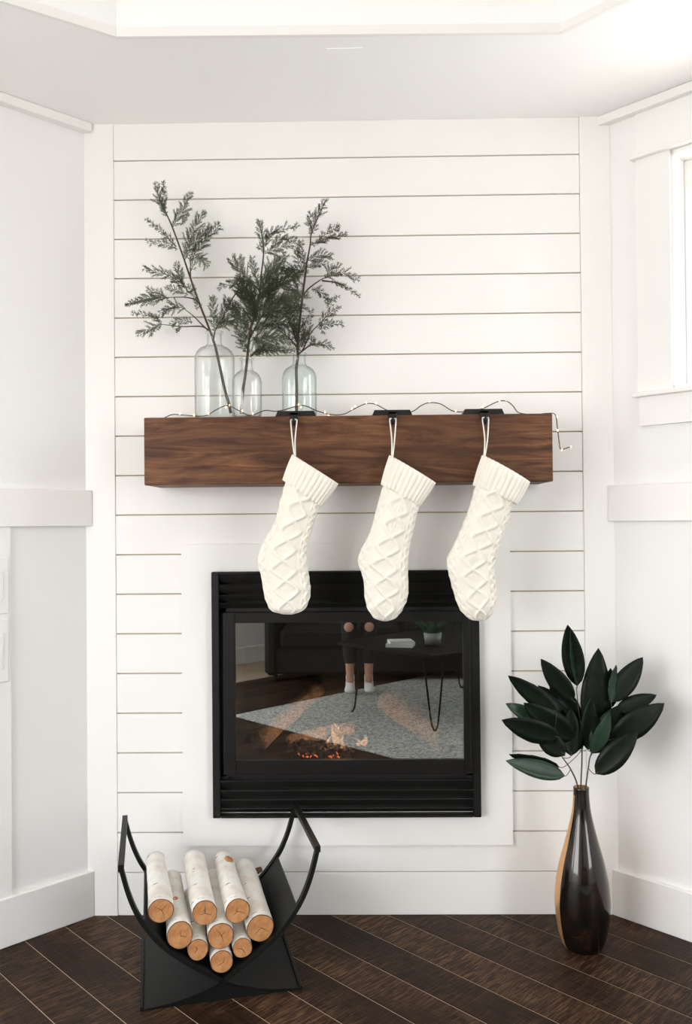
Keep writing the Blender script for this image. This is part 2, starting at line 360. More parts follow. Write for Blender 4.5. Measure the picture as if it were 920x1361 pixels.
# fireplace wall: backing, shiplap boards, side stiles, flat surround
IN = dict(x0=-.471, x1=.383, z0=.327, z1=1.111)            # the insert's outline on the surround
SU = dict(x0=-.573, x1=.488, z0=.228, z1=1.200)            # flat white surround
bm = bmesh.new()
hx0, hx1, hz0, hz1 = IN['x0']+.02, IN['x1']-.02, IN['z0']+.02, IN['z1']-.02
for lo_, hi_ in (((XL-.12, .010, 0), (hx0, .13, ZC)), ((hx1, .010, 0), (XR+.12, .13, ZC)), ((hx0, .010, 0), (hx1, .13, hz0)), ((hx0, .010, hz1), (hx1, .13, ZC))): add_box(bm, lo_, hi_)
wb = struct(obj('wall_back', bm, 'gap_tan'))
SX0, SX1 = -.789, .7285
zs = [0.0] + [.138+.12867*k for k in range(19)] + [ZC]
def board(x0, x1, z0, z1):
    bm = box((x0, 0, z0), (x1, .011, z1), None, .0012); obj('plank', bm, 'shiplap_paint', wb)
for a, b in zip(zs, zs[1:]):
    g = .0019
    z0, z1 = (a+g if a > 0 else 0.0), (b-g if b < ZC else ZC)
    L_, R_, l_, r_ = SX0+.0003, SX1-.0006, SU['x0']+.02, SU['x1']-.02
    if z1 <= SU['z0']+.01 or z0 >= SU['z1']-.01: board(L_, R_, z0, z1)
    elif z0 >= SU['z0'] and z1 <= SU['z1']: board(L_, l_, z0, z1); board(r_, R_, z0, z1)
    else:       # board notched around the surround
        zn = (SU['z0']+.012) if z0 < SU['z0'] else (SU['z1']-.012)
        if z0 < SU['z0']: P_ = [(L_, z0), (R_, z0), (R_, z1), (r_, z1), (r_, zn), (l_, zn), (l_, z1), (L_, z1)]
        else: P_ = [(L_, z0), (l_, z0), (l_, zn), (r_, zn), (r_, z0), (R_, z0), (R_, z1), (L_, z1)]
        obj('plank', prism([(x, 0, z) for x, z in P_], Vector((0, 0, 0)), Vector((0, .011, 0))), 'shiplap_paint', wb)
for x0, x1 in ((XL, SX0), (SX1, XR)): obj('stile', box((x0, -.003, 0), (x1, .010, ZC), None, .001), 'shiplap_paint', wb)
bm = bmesh.new()
for lo_, hi_ in (((SU['x0'], 0, SU['z0']), (IN['x0']+.012, 0, SU['z1'])), ((IN['x1']-.012, 0, SU['z0']), (SU['x1'], 0, SU['z1'])), ((IN['x0']+.012, 0, SU['z0']), (IN['x1']-.012, 0, IN['z0']+.012)), ((IN['x0']+.012, 0, IN['z1']-.012), (IN['x1']-.012, 0, SU['z1']))):
    add_box(bm, (lo_[0], -.014, lo_[2]), (hi_[0], .006, hi_[2]))
obj('surround', bm, 'trim_paint', wb)

# ceiling: flat soffit around a raised tray
V = [Vector(p_) for p_ in ((XL, 0), (XR, 0), (XR+SIDE*R2, -SIDE*R2), ((XL+XR)/2, -SIDE*R2-BACK*R2), (XL-SIDE*R2, -SIDE*R2))]
T = [Vector(p_) for p_ in ((-.637, -.495), (.555, -.480), (2.65, -2.575), ((XL+XR)/2, -5.15), (-2.78, -2.55), (-1.467, -1.057))]
bm = bmesh.new(); Z0 = ZC
def pt(p_, z): return bm.verts.new((p_[0], p_[1], z))
oV = [pt(V[0]+Vector((-.12, .13)), Z0), pt(V[1]+Vector((.12, .13)), Z0), pt(V[2]+Vector((.2, 0)), Z0), pt(V[3]+Vector((0, -.2)), Z0), pt(V[4]+Vector((-.2, 0)), Z0)]
oT = [pt(p_, Z0) for p_ in T]; TT = [pt(p_, Z0+.30) for p_ in T]
for a, b, c, d in ((0, 1, 1, 0), (1, 2, 2, 1), (2, 3, 3, 2), (3, 4, 4, 3)): bm.faces.new((oV[a], oV[b], oT[c], oT[d]))
bm.faces.new((oV[4], oV[0], oT[0], oT[5], oT[4]))
for i in range(6): bm.faces.new((oT[i], oT[(i+1) % 6], TT[(i+1) % 6], TT[i]))
bm.faces.new(TT)
ov2 = [bm.verts.new((v_.co.x, v_.co.y, Z0+.40)) for v_ in oV]; bm.faces.new(ov2[::-1])
for i in range(5): bm.faces.new((oV[i], ov2[i], ov2[(i+1) % 5], oV[(i+1) % 5]))
bmesh.ops.recalc_face_normals(bm, faces=bm.faces)
ceil = struct(obj('ceiling', bm, 'ceiling_paint'))
for i in range(6):      # slim moulding on the tray's edge
    a, b = T[i], T[(i+1) % 6]; d = (b-a).normalized(); nn = Vector((d.y, -d.x))
    if (Vector((-.03, -2.6))-(a+b)/2).dot(nn) < 0: nn = -nn
    L_ = (b-a).length; m_ = Matrix(((d.x, nn.x, 0, a.x), (d.y, nn.y, 0, a.y), (0, 0, 1, 0), (0, 0, 0, 1)))
    obj('tray_moulding', box((-.0, -.003, Z0-.004), (L_+.0, .010, Z0+.022), m_, .001), 'trim_paint', ceil)
obj('ceiling_strip', prism([(-.082, -.02, Z0), (.018, -.02, Z0), (.024, -.425, Z0), (-.076, -.425, Z0)], Vector((0, 0, -.0018)), Vector((0, 0, .002))), 'ceiling_paint', ceil)

# cover plates at the left edge of the picture, on the batten
for z0, z1, lb in ((1.0, 1.17, 'upper white cover plate on the batten at the left edge'), (.795, .985, 'lower white cover plate on the batten at the left edge')):
    bm = bmesh.new(); wbox(bm, 'left', .262, .34, .010, .015, z0, z1, .002)
    t_ = rootmesh('cover_plate', bm, 'plate_white', lb, 'cover plate', 'cover plates on the left wall')
    bm = bmesh.new(); wbox(bm, 'left', .278, .324, .0148, .018, z0+.04, z1-.04, .002); obj('rocker', bm, 'plate_white', t_)

# ------------------------------------------------------------------ gas fireplace insert
YF = -.045
fp = thing('gas_fireplace', 'black metal gas fireplace insert with louvres and reflecting glass door', 'fireplace', ((IN['x0']+IN['x1'])/2, 0, IN['z0']))
x0, x1, z0, z1 = IN['x0'], IN['x1'], IN['z0'], IN['z1']; fwid = .024
bm = bmesh.new()
for lo_, hi_ in (((x0, z0), (x0+fwid, z1)), ((x1-fwid, z0), (x1, z1)), ((x0+fwid, z1-.008), (x1-fwid, z1)), ((x0+fwid, z0), (x1-fwid, z0+.008))):
    add_box(bm, (lo_[0], YF, lo_[1]), (hi_[0], .03, hi_[1]), None, .002)
obj('outer_frame', bm, 'black_metal', fp)
def louver(za, zb, tilt=.010):
    bm = prism([(0, YF+.006+tilt, za), (0, YF+.002, zb-.002), (0, YF+.004, zb), (0, YF+.012+tilt, za+.004)], Vector((x0+fwid+.001, 0, 0)), Vector((x1-fwid-.001, 0, 0)))
    obj('louver', bm, 'louver_metal', fp)
zt = [at(460, y, YF)[2] for y in (758, 774, 788, 799, 809)]
for a, b in zip(zt[1:], zt): louver(a+.003, b-.004)
zt = [at(460, y, YF)[2] for y in (1036, 1049, 1061, 1073, 1082)]
for a, b in zip(zt[1:], zt): louver(a+.002, b-.003)
# recess behind louvres
zA, zB = at(460, 813, YF)[2], at(460, 1029, YF)[2]
bm = bmesh.new(); add_box(bm, (x0+fwid, .0, zA), (x1-fwid, .02, z1-.008)); obj('louver_back', bm, 'firebox_dark', fp); obj('louver_back', box((x0+fwid, .0, z0+.008), (x1-fwid, .02, zB)), 'firebox_dark', fp)
for lo_, hi_ in (((x0+fwid-.004, zB-.02), (x0+fwid+.02, zA+.02)), ((x1-fwid-.02, zB-.02), (x1-fwid+.004, zA+.02))): obj('door_stop', box((lo_[0], -.022, lo_[1]), (hi_[0], .012, hi_[1])), 'firebox_dark', fp)
for z_ in (zA, zB): obj('door_stop', box((x0+fwid, -.022, z_-.012), (x1-fwid, .012, z_+.012)), 'firebox_dark', fp)
# door frame with glass
gx0, gx1 = at(313, 900, YF)[0], at(616, 900, YF)[0]; gz1, gz0 = at(460, 827, YF)[2], at(460, 1010, YF)[2]
dx0, dx1 = x0+fwid+.012, x1-fwid+.002
bm = bmesh.new()
for lo_, hi_ in (((dx0, zB), (gx0, zA)), ((gx1, zB), (dx1, zA)), ((gx0, gz1), (gx1, zA)), ((gx0, zB), (gx1, gz0))):
    add_box(bm, (lo_[0], YF-.004, lo_[1]), (hi_[0], YF+.02, hi_[1]), None, .0015)
obj('door_frame', bm, 'black_satin', fp)
obj('door_edge_strip', box((dx1-.012, YF-.007, zB+.02), (dx1-.009, YF-.003, zA), None, .0005), 'louver_metal', fp)
obj('glass_pane', box((gx0-.004, YF+.004, gz0-.004), (gx1+.004, YF+.008, gz1+.004)), 'fire_glass', fp)
bm = bmesh.new(); fx0, fx1, fz0, fz1, fy1 = gx0-.02, gx1+.02, gz0-.03, gz1+.02, .36
add_box(bm, (fx0-.01, YF+.02, fz0-.01), (fx0, fy1, fz1)); add_box(bm, (fx1, YF+.02, fz0-.01), (fx1+.01, fy1, fz1)); add_box(bm, (fx0, fy1-.01, fz0), (fx1, fy1, fz1))
add_box(bm, (fx0, YF+.02, fz0-.01), (fx1, fy1, fz0)); add_box(bm, (fx0, YF+.02, fz1), (fx1, fy1, fz1+.01)); obj('firebox', bm, 'firebox_dark', fp)
def rough_log(p0, p1, r0, r1, name, mat, parent, seed=0, n=18):
    bm = bmesh.new(); p0, p1 = Vector(p0), Vector(p1); pts = [p0.lerp(p1, i/12) for i in range(13)]; fr = frames(pts); rings = []
    for i, (p_, (t, u, s)) in enumerate(zip(pts, fr)):
        rr = r0+(r1-r0)*i/12
        ring = []
        for k in range(n):
            a = 2*PI*k/n; d_ = u*math.cos(a)+s*math.sin(a); nz = noise.noise(d_*1.6+Vector((seed*3.1, i*.33, 0)))
            ring.append(bm.verts.new(p_+d_*rr*(1+.22*nz)))
        rings.append(ring)
    for a, b in zip(rings, rings[1:]):
        for k in range(n): bm.faces.new((a[k], a[(k+1) % n], b[(k+1) % n], b[k]))
    bm.faces.new(rings[0][::-1]); bm.faces.new(rings[-1]); return obj(name, bm, mat, parent, True)
rough_log(at(342, 985, .06), at(424, 915, .30), .034, .026, 'ceramic_log', 'char_log', fp, 1)
rough_log(at(598, 985, .05), at(515, 930, .28), .052, .045, 'ceramic_log', 'char_log', fp, 2)
rough_log(at(470, 968, .20), at(380, 985, .16), .024, .02, 'ceramic_log', 'char_log', fp, 3)
bm = bmesh.new()
for k in range(9):
    x = at(386+k*10, 1000, .03)[0]; add_box(bm, (x-.003, .0, fz0), (x+.003, .12, fz0+.03)); add_box(bm, (x-.003, .0, fz0+.03), (x+.003, .006, fz0+.05))
obj('grate', bm, 'black_metal', fp)
bm = bmesh.new(); rr = random.Random(4)
for k in range(150):
    c = Vector((rr.uniform(at(380, 1000, .05)[0], at(470, 1000, .05)[0]), rr.uniform(.02, .13), fz0+.028+rr.uniform(0, .022))); s_ = rr.uniform(.004, .009)
    bmesh.ops.create_icosphere(bm, subdivisions=1, radius=s_, matrix=Matrix.Translation(c))
eb = obj('coal_bed', bm, 'firebox_dark', fp); eb['kind'] = 'stuff'
bm = bmesh.new()
for k in range(16):
    x = rr.uniform(at(395, 1000, .01)[0], at(425, 1000, .01)[0]) if k < 11 else rr.uniform(at(428, 1000, .01)[0], at(452, 1000, .01)[0])
    c = Vector((x, rr.uniform(.0, .015), fz0+.022+rr.uniform(0, .015))); d_ = Vector((rr.uniform(-.008, .008), 0, rr.uniform(.002, .008)))
    add_tube(bm, [c-d_*.6, c, c+d_*.7], [.001, .0024, .001], 5)
em = obj('ember_glow', bm, 'ember', fp); em['kind'] = 'stuff'
def flame(px, py0, py1, wpx, Y, seed):
    rr = random.Random(seed); bm = bmesh.new(); b = at(px, py0, Y); t = at(px+rr.uniform(-4, 4), py1, Y); h = t-b; w_ = wpx/F_PX*2.8/2
    pts = [b+h*s+Vector((math.sin(s*5+seed)*.006, 0, 0)) for s in (0, .15, .35, .6, .8, 1)]
    add_tube(bm, pts, [w_*.6, w_, w_*.8, w_*.4, w_*.18, .0004], 10); obj('flame', bm, 'flame', fp, True)
for a in ((446, 992, 962, 12, .10, 1), (436, 993, 978, 10, .09, 2), (456, 993, 976, 11, .11, 3), (484, 990, 976, 10, .12, 5), (475, 990, 981, 6, .12, 6), (447, 968, 955, 3, .10, 8)): flame(*a)
L = bpy.data.lights.new('fire_light', 'POINT'); L.energy = 1.2; L.color = (1, .62, .36); L.shadow_soft_size = .002
lo = bpy.data.objects.new('fire_light', L); COL.objects.link(lo); lo.location = at(450, 985, -.0) + Vector((0, 0, .04)); lo.parent = fp; lo.matrix_parent_inverse = WM[fp.name].inverted()

# ------------------------------------------------------------------ mantel beam
MY = -.20
a, b = at(190, 556, MY), at(735, 640, MY)
MX0, MX1, MZ1, MZ0 = at(191.5, 600, MY)[0], at(735, 600, MY)[0], at(460, 552.3, MY)[2], at(460, 642.4, MY)[2]
bm = bmesh.new(); add_box(bm, (MX0, MY, MZ0), (MX1, 0, MZ1), None, .0025)
mantel = rootmesh('mantel_beam', bm, 'mantel_wood', 'stained brown wooden mantel beam fixed on the shiplap wall', 'mantel')

# glass bottles with cedar branches
def bottle(px, wpx, Y, pyn, pys, neckw, mat, label, lip=1.25):
    c = at(px, 520, Y); R_ = wpx/2/F_PX*(Y+DIST); zn = at(px, pyn, Y)[2]-MZ1; zs_ = at(px, pys, Y)[2]-MZ1; rn = neckw/2/F_PX*(Y+DIST)
    sh = min(R_*.8, .04)
    out = [(0, .0), (R_*.85, 0), (R_*.98, .006), (R_, .016), (R_, zs_-sh)]
    for i in range(1, 8):
        a_ = i/7*PI/2; out.append((rn*1.15+(R_-rn*1.15)*math.cos(a_), zs_-sh+sh*math.sin(a_)))
    out += [(rn*1.02, zs_+.006), (rn, zs_+.015), (rn, zn-.008), (rn*lip, zn-.006), (rn*lip, zn)]
    th = .0014
    inn = [(rn-th, zn), (rn-th, zs_+.012)] + [(max(r-th, rn-th), z-th*.7) for r, z in out[-7:4:-1]] + [(R_-th, .018), (R_*.85, .008), (0, .012)]
    bm = bmesh.new(); add_lathe(bm, out+inn, (c[0], Y, MZ1), 56); bmesh.ops.recalc_face_normals(bm, faces=bm.faces)
    return rootmesh('glass_bottle', bm, mat, label, 'bottle', 'glass bottles on the mantel', True)
bottle(285.5, 53, -.078, 441, 461, 19, 'clear_glass', 'largest clear glass bottle, leftmost on the mantel')
bottle(328.5, 39, -.135, 476, 494, 15, 'clear_glass', 'smallest clear glass bottle, middle one on the mantel')
bottle(398, 46, -.100, 470, 487, 17, 'aqua_glass', 'aqua tinted glass bottle right of the two clear ones')

def spray(path, wpx, mat, parent, Y, seed):
    """one flat feathery cedar spray along a path"""
    rr = random.Random(seed); yb = Y; n = len(path)
    tilt = rr.uniform(-.5, .5); dy = rr.uniform(-.035, .02)
    pts = [at(p_[0], p_[1], yb+dy*(i/(max(1, n-1)))) for i, p_ in enumerate(path)]
    pts = catmull(pts, 6) if n > 1 else pts
    L_ = sum((b_-a_).length for a_, b_ in zip(pts, pts[1:])); W_ = wpx/F_PX*2.65*1.0
    bm = bmesh.new(); add_tube(bm, pts, [max(.0011*(1-i/len(pts)), .0004) for i in range(len(pts))], 4, False)
    acc = 0; step = .0038; side = 1; s = 0
    nseg = len(pts)-1
    def P_(t):
        x = t*nseg; i = min(int(x), nseg-1); return pts[i].lerp(pts[i+1], x-i), (pts[i+1]-pts[i]).normalized()
    def cone(a_, d_, r):
        ax = d_.normalized(); u = ax.orthogonal().normalized(); w2 = ax.cross(u)
        m_ = a_+d_*.45; t_ = bm.verts.new(a_+d_); ring = [bm.verts.new(m_+u*(r*math.cos(2*PI*k/3))+w2*(r*math.sin(2*PI*k/3))) for k in range(3)]; b0 = bm.verts.new(a_)
        for k in range(3): bm.faces.new((ring[k], ring[(k+1) % 3], t_)); bm.faces.new((ring[(k+1) % 3], ring[k], b0))
    N = max(6, int(L_/step))
    for i in range(N):
        t = (i+rr.random()*.6)/N
        p_, ax = P_(t); sd = ax.cross(Vector((0, -1, 0))).normalized(); out_ = sd.cross(ax)
        sd = sd*math.cos(tilt)+out_*math.sin(tilt)
        side = -side
        prof = (.45+1.1*t)*(1.12-t)*1.3 if t > .08 else .3
        ln = W_*.80*max(.12, prof)*rr.choice((.4, .6, .8, 1, 1.25))*rr.uniform(.8, 1.1); ang = math.radians(rr.uniform(18, 62))
        d = ax*math.cos(ang)+sd*side*math.sin(ang)+Vector((0, rr.uniform(-.35, .25), rr.uniform(-.1, .15))); d.normalize()
        cur = p_; m = max(2, int(ln/.0042)); bend = ax*.10
        pp = [cur]
        s2 = 1
        for j in range(m):
            d = (d+bend*.5+Vector((rr.uniform(-.12, .12), 0, rr.uniform(-.12, .12)))).normalized(); nx_ = cur+d*(ln/m); sd2 = d.cross(Vector((0, -1, 0))).normalized()
            for s2 in (-1, 1):
                tl = rr.uniform(.0065, .0105)*(1-.4*j/m)
                dd = (d*math.cos(.5)+sd2*s2*rr.uniform(.3, .8)+Vector((0, rr.uniform(-.4, .4), 0)))*tl
                cone(nx_, dd, .00105)
            cone(cur, (nx_-cur)*1.4, .0013)
            cur = nx_
    return obj('spray', bm, mat, parent)
def cedar(stem, Y, label, forks, sprays, mats, seed):
    base = at(stem[0][0], stem[0][1], Y); base.z = max(base.z, MZ1+.012)
    root = thing('cedar_branch', label, 'branch', base, 0, 'cedar branches in the bottles')
    n = len(stem); pts = [at(p_[0], p_[1], Y) for p_ in stem]; pts[0].z = max(pts[0].z, MZ1+.012)
    bm = bmesh.new(); P_ = catmull(pts, 5); add_tube(bm, P_, [.0042*(1-i/len(P_))**.8+.0010 for i in range(len(P_))], 7)
    for f in forks:
        Q = catmull([at(p_[0], p_[1], Y) for p_ in f], 5); add_tube(bm, Q, [.0022*(1-i/len(Q))+.0008 for i in range(len(Q))], 5)
    obj('stem', bm, 'twig', root, True)
    if seed == 2: sprays = sprays + [(w_*.85, *[(x+4+3*j, y-3+7*(i % 2)) for j, (x, y) in enumerate(p_)]) for i, (w_, *p_) in enumerate(sprays[9:])]
    for i, (w_, *path) in enumerate(sprays): spray(path, w_, mats[(i*7+seed) % len(mats)], root, Y+random.Random(seed*50+i).uniform(-.015, .015), seed*100+i)
    return root
cedar([(307, 549), (304, 536), (298.7, 517), (292, 486), (286.7, 462), (283, 451), (279, 439), (264.3, 401), (252, 366), (243.5, 341), (229.5, 303), (222.6, 287), (212, 265), (209, 248)], -.085,
    'grey green cedar branch leaning left in the largest bottle',
    [[(277, 439), (270, 433), (257, 420), (243, 409)], [(278, 440), (268, 434), (240, 434), (215, 431)], [(264, 402), (256, 397), (243, 395), (221, 395.6)], [(283, 455), (286, 440), (293, 425)], [(258, 385), (250, 388), (246, 380), (240, 372)], [(253, 370), (253, 350)]],
    [(19, (221, 288), (213, 268), (207, 243)), (9, (219, 280), (218, 260), (217, 242)), (20, (229.5, 302), (240, 282), (253, 256)), (9, (240, 300), (250, 284)), (9, (234.8, 328), (215, 308), (195, 292)), (11, (236, 331), (218, 325), (196, 321)),
     (22, (245, 341), (256, 310), (271, 281)), (22, (252, 348), (270, 322), (292, 299)), (14, (246, 345), (262, 318), (280, 300)), (18, (254, 360), (264, 342), (276, 354)), (22, (246, 382), (229, 368), (191, 357)), (14, (246, 384), (238, 365), (235, 350)),
     (15, (250, 392), (236, 386), (221, 381)), (24, (225, 396), (200, 396), (167, 405)), (13, (221, 396), (208, 388), (196, 384)), (12, (216, 397), (200, 402), (180, 402)), (19, (247, 410), (230, 408), (212, 417)), (12, (262, 404), (258, 392), (250, 380)), (11, (262, 412), (262, 400)),
     (10, (215, 431), (203, 421), (175, 416)), (19, (216, 431), (200, 436), (184, 444)), (9, (210, 432), (200, 446)), (14, (256, 428), (242, 426), (228, 431)), (10, (238, 434), (236, 441)), (20, (285, 440), (283, 415), (282, 395)), (22, (288, 438), (296, 420), (302, 396)), (20, (290, 437), (304, 424), (318, 405)), (16, (290, 430), (306, 430), (316, 428))],
    ['cedar_grey', 'cedar_grey', 'cedar_olive'], 1)
cedar([(321, 550), (323, 520), (326, 500), (328.5, 478), (331, 453), (334, 434), (341, 416), (346, 383), (347, 368), (350.5, 337), (350, 320), (344.8, 297)], -.135,
    'dense olive cedar branch in the smallest bottle',
    [[(346, 388), (337, 378), (325, 370)], [(333, 474), (343, 466), (356, 466)], [(332, 450), (345, 425), (360, 405)], [(336, 430), (322, 410), (304, 410)], [(300, 412), (310, 395), (322, 380)], [(347, 385), (358, 368), (365, 355)]],
    [(13, (350, 330), (347, 310), (344, 294)), (9, (351, 335), (344, 326)), (17, (353, 328), (361, 309), (396, 301)), (21, (352, 337), (370, 330), (399, 321)), (14, (362, 330), (372, 318), (392, 318)), (26, (336, 380), (322, 366), (308, 345)), (17, (328, 370), (320, 356), (318, 344)), (15, (325, 372), (310, 376), (291, 381)),
     (11, (344, 377), (338, 360), (335, 342)), (24, (347, 382), (358, 362), (370, 341)), (20, (348, 372), (362, 360), (378, 352)), (30, (346, 398), (365, 380), (397, 364)), (30, (343, 412), (368, 398), (398, 390)), (30, (340, 425), (365, 415), (395, 412)), (28, (338, 428), (326, 400), (318, 378)), (28, (337, 432), (334, 405), (336, 378)), (24, (334, 440), (316, 420), (302, 400)),
     (28, (336, 440), (356, 430), (386, 432)), (26, (334, 452), (352, 445), (376, 450)), (13, (333, 472), (350, 466), (388, 468)), (15, (327, 468), (319, 452), (313, 437)), (14, (329, 460), (320, 440), (318, 420)), (22, (340, 420), (330, 396), (322, 386)), (26, (345, 400), (352, 385), (360, 372)), (20, (336, 448), (345, 458), (368, 462)), (24, (345, 415), (356, 402), (372, 400)), (20, (316, 395), (316, 380), (322, 368))],
    ['cedar_olive', 'cedar_olive', 'cedar_grey'], 2)
cedar([(394, 550), (394.5, 520), (394, 490), (396, 474), (395.6, 457), (399, 422), (402, 396), (406, 364), (408.5, 346), (412.5, 325), (414, 310), (424, 286), (433, 267)], -.100,
    'dark bronze cedar branch in the aqua tinted bottle',
    [[(403, 393), (411, 383), (428, 371), (441, 366)], [(428, 373), (449, 376), (462, 383)], [(396, 472), (403, 464), (413, 443), (425, 430), (439, 415)], [(400, 468), (412, 459), (420, 456)], [(395, 462), (384, 449), (368, 438)], [(396, 456), (388, 436), (382, 425)], [(402, 396), (392, 385)]],
    [(17, (414, 312), (420, 290), (433, 266)), (11, (415, 308), (411, 295), (413, 283)), (16, (413, 326), (432, 318), (460, 311)), (12, (424, 318), (440, 306), (450, 303)), (20, (409, 347), (422, 340), (440, 340)), (14, (408, 355), (402, 340), (400, 320)), (12, (407, 360), (396, 345), (396, 330)), (20, (406, 362), (392, 358), (378, 362)), (18, (407, 356), (420, 352), (430, 350)),
     (17, (432, 370), (452, 362), (476, 371)), (14, (436, 368), (440, 358), (452, 353)), (8, (440, 374), (458, 381), (478, 394)), (13, (414, 385), (426, 388), (440, 406)), (8, (430, 395), (440, 399), (449, 394)), (12, (424, 431), (436, 418), (451, 408)), (11, (424, 433), (438, 431), (456, 431)), (9, (424, 430), (430, 442)), (14, (412, 459), (424, 457), (442, 461)), (9, (412, 461), (416, 448)),
     (22, (397, 462), (398, 445), (400, 425)), (14, (401, 462), (408, 440), (414, 412)), (18, (390, 456), (378, 444), (366, 436)), (24, (394, 455), (388, 430), (380, 405)), (24, (399, 425), (390, 408), (378, 398)), (26, (403, 398), (392, 384), (378, 378)), (18, (402, 445), (392, 430), (386, 412)), (16, (397, 465), (402, 450), (408, 440)), (20, (404, 380), (394, 372), (386, 364)), (18, (401, 410), (392, 398), (388, 388))],
    ['cedar_bronze', 'cedar_olive', 'cedar_bronze'], 3)

# ------------------------------------------------------------------ stocking holders, stockings
def holder(px0, px1, ptab, label):
    Y0 = MY-.006
    a_, b_ = at(px0, 552, Y0), at(px1, 552, Y0); xm = at(ptab, 555, Y0)[0]
    o = thing('stocking_holder', label, 'stocking holder', (xm, MY+.03, MZ1), 0, 'stocking holders on the mantel')
    h = .0165
    obj('weighted_base', prism([(a_[0], 0, MZ1+.001), (b_[0], 0, MZ1+.001), (b_[0]-.007, 0, MZ1+h), (a_[0]+.007, 0, MZ1+h)], Vector((0, MY+.006, 0)), Vector((0, MY+.075, 0))), 'hook_metal', o)
    bm = bmesh.new(); add_box(bm, (xm-.013, MY-.007, MZ1-.016), (xm+.013, MY-.001, MZ1+.010), None, .002); add_box(bm, (xm-.013, MY-.007, MZ1+.001), (xm+.013, MY+.02, MZ1+.010), None, .002); obj('bracket', bm, 'hook_metal', o)
    z = MZ1-.014; bm = tube(catmull([(xm, MY-.003, z+.008), (xm, MY-.004, z-.008), (xm, MY-.014, z-.014), (xm, MY-.024, z-.008), (xm, MY-.026, z+.004)], 4), .004, 8); obj('hook', bm, 'hook_metal', o, True)
    return xm
hk = [holder(365.5, 420, 391, 'black stocking holder at the aqua tinted bottle'), holder(495, 548.5, 522, 'black stocking holder of the middle stocking'), holder(616, 671.5, 644.5, 'black stocking holder nearest the right end of the mantel')]

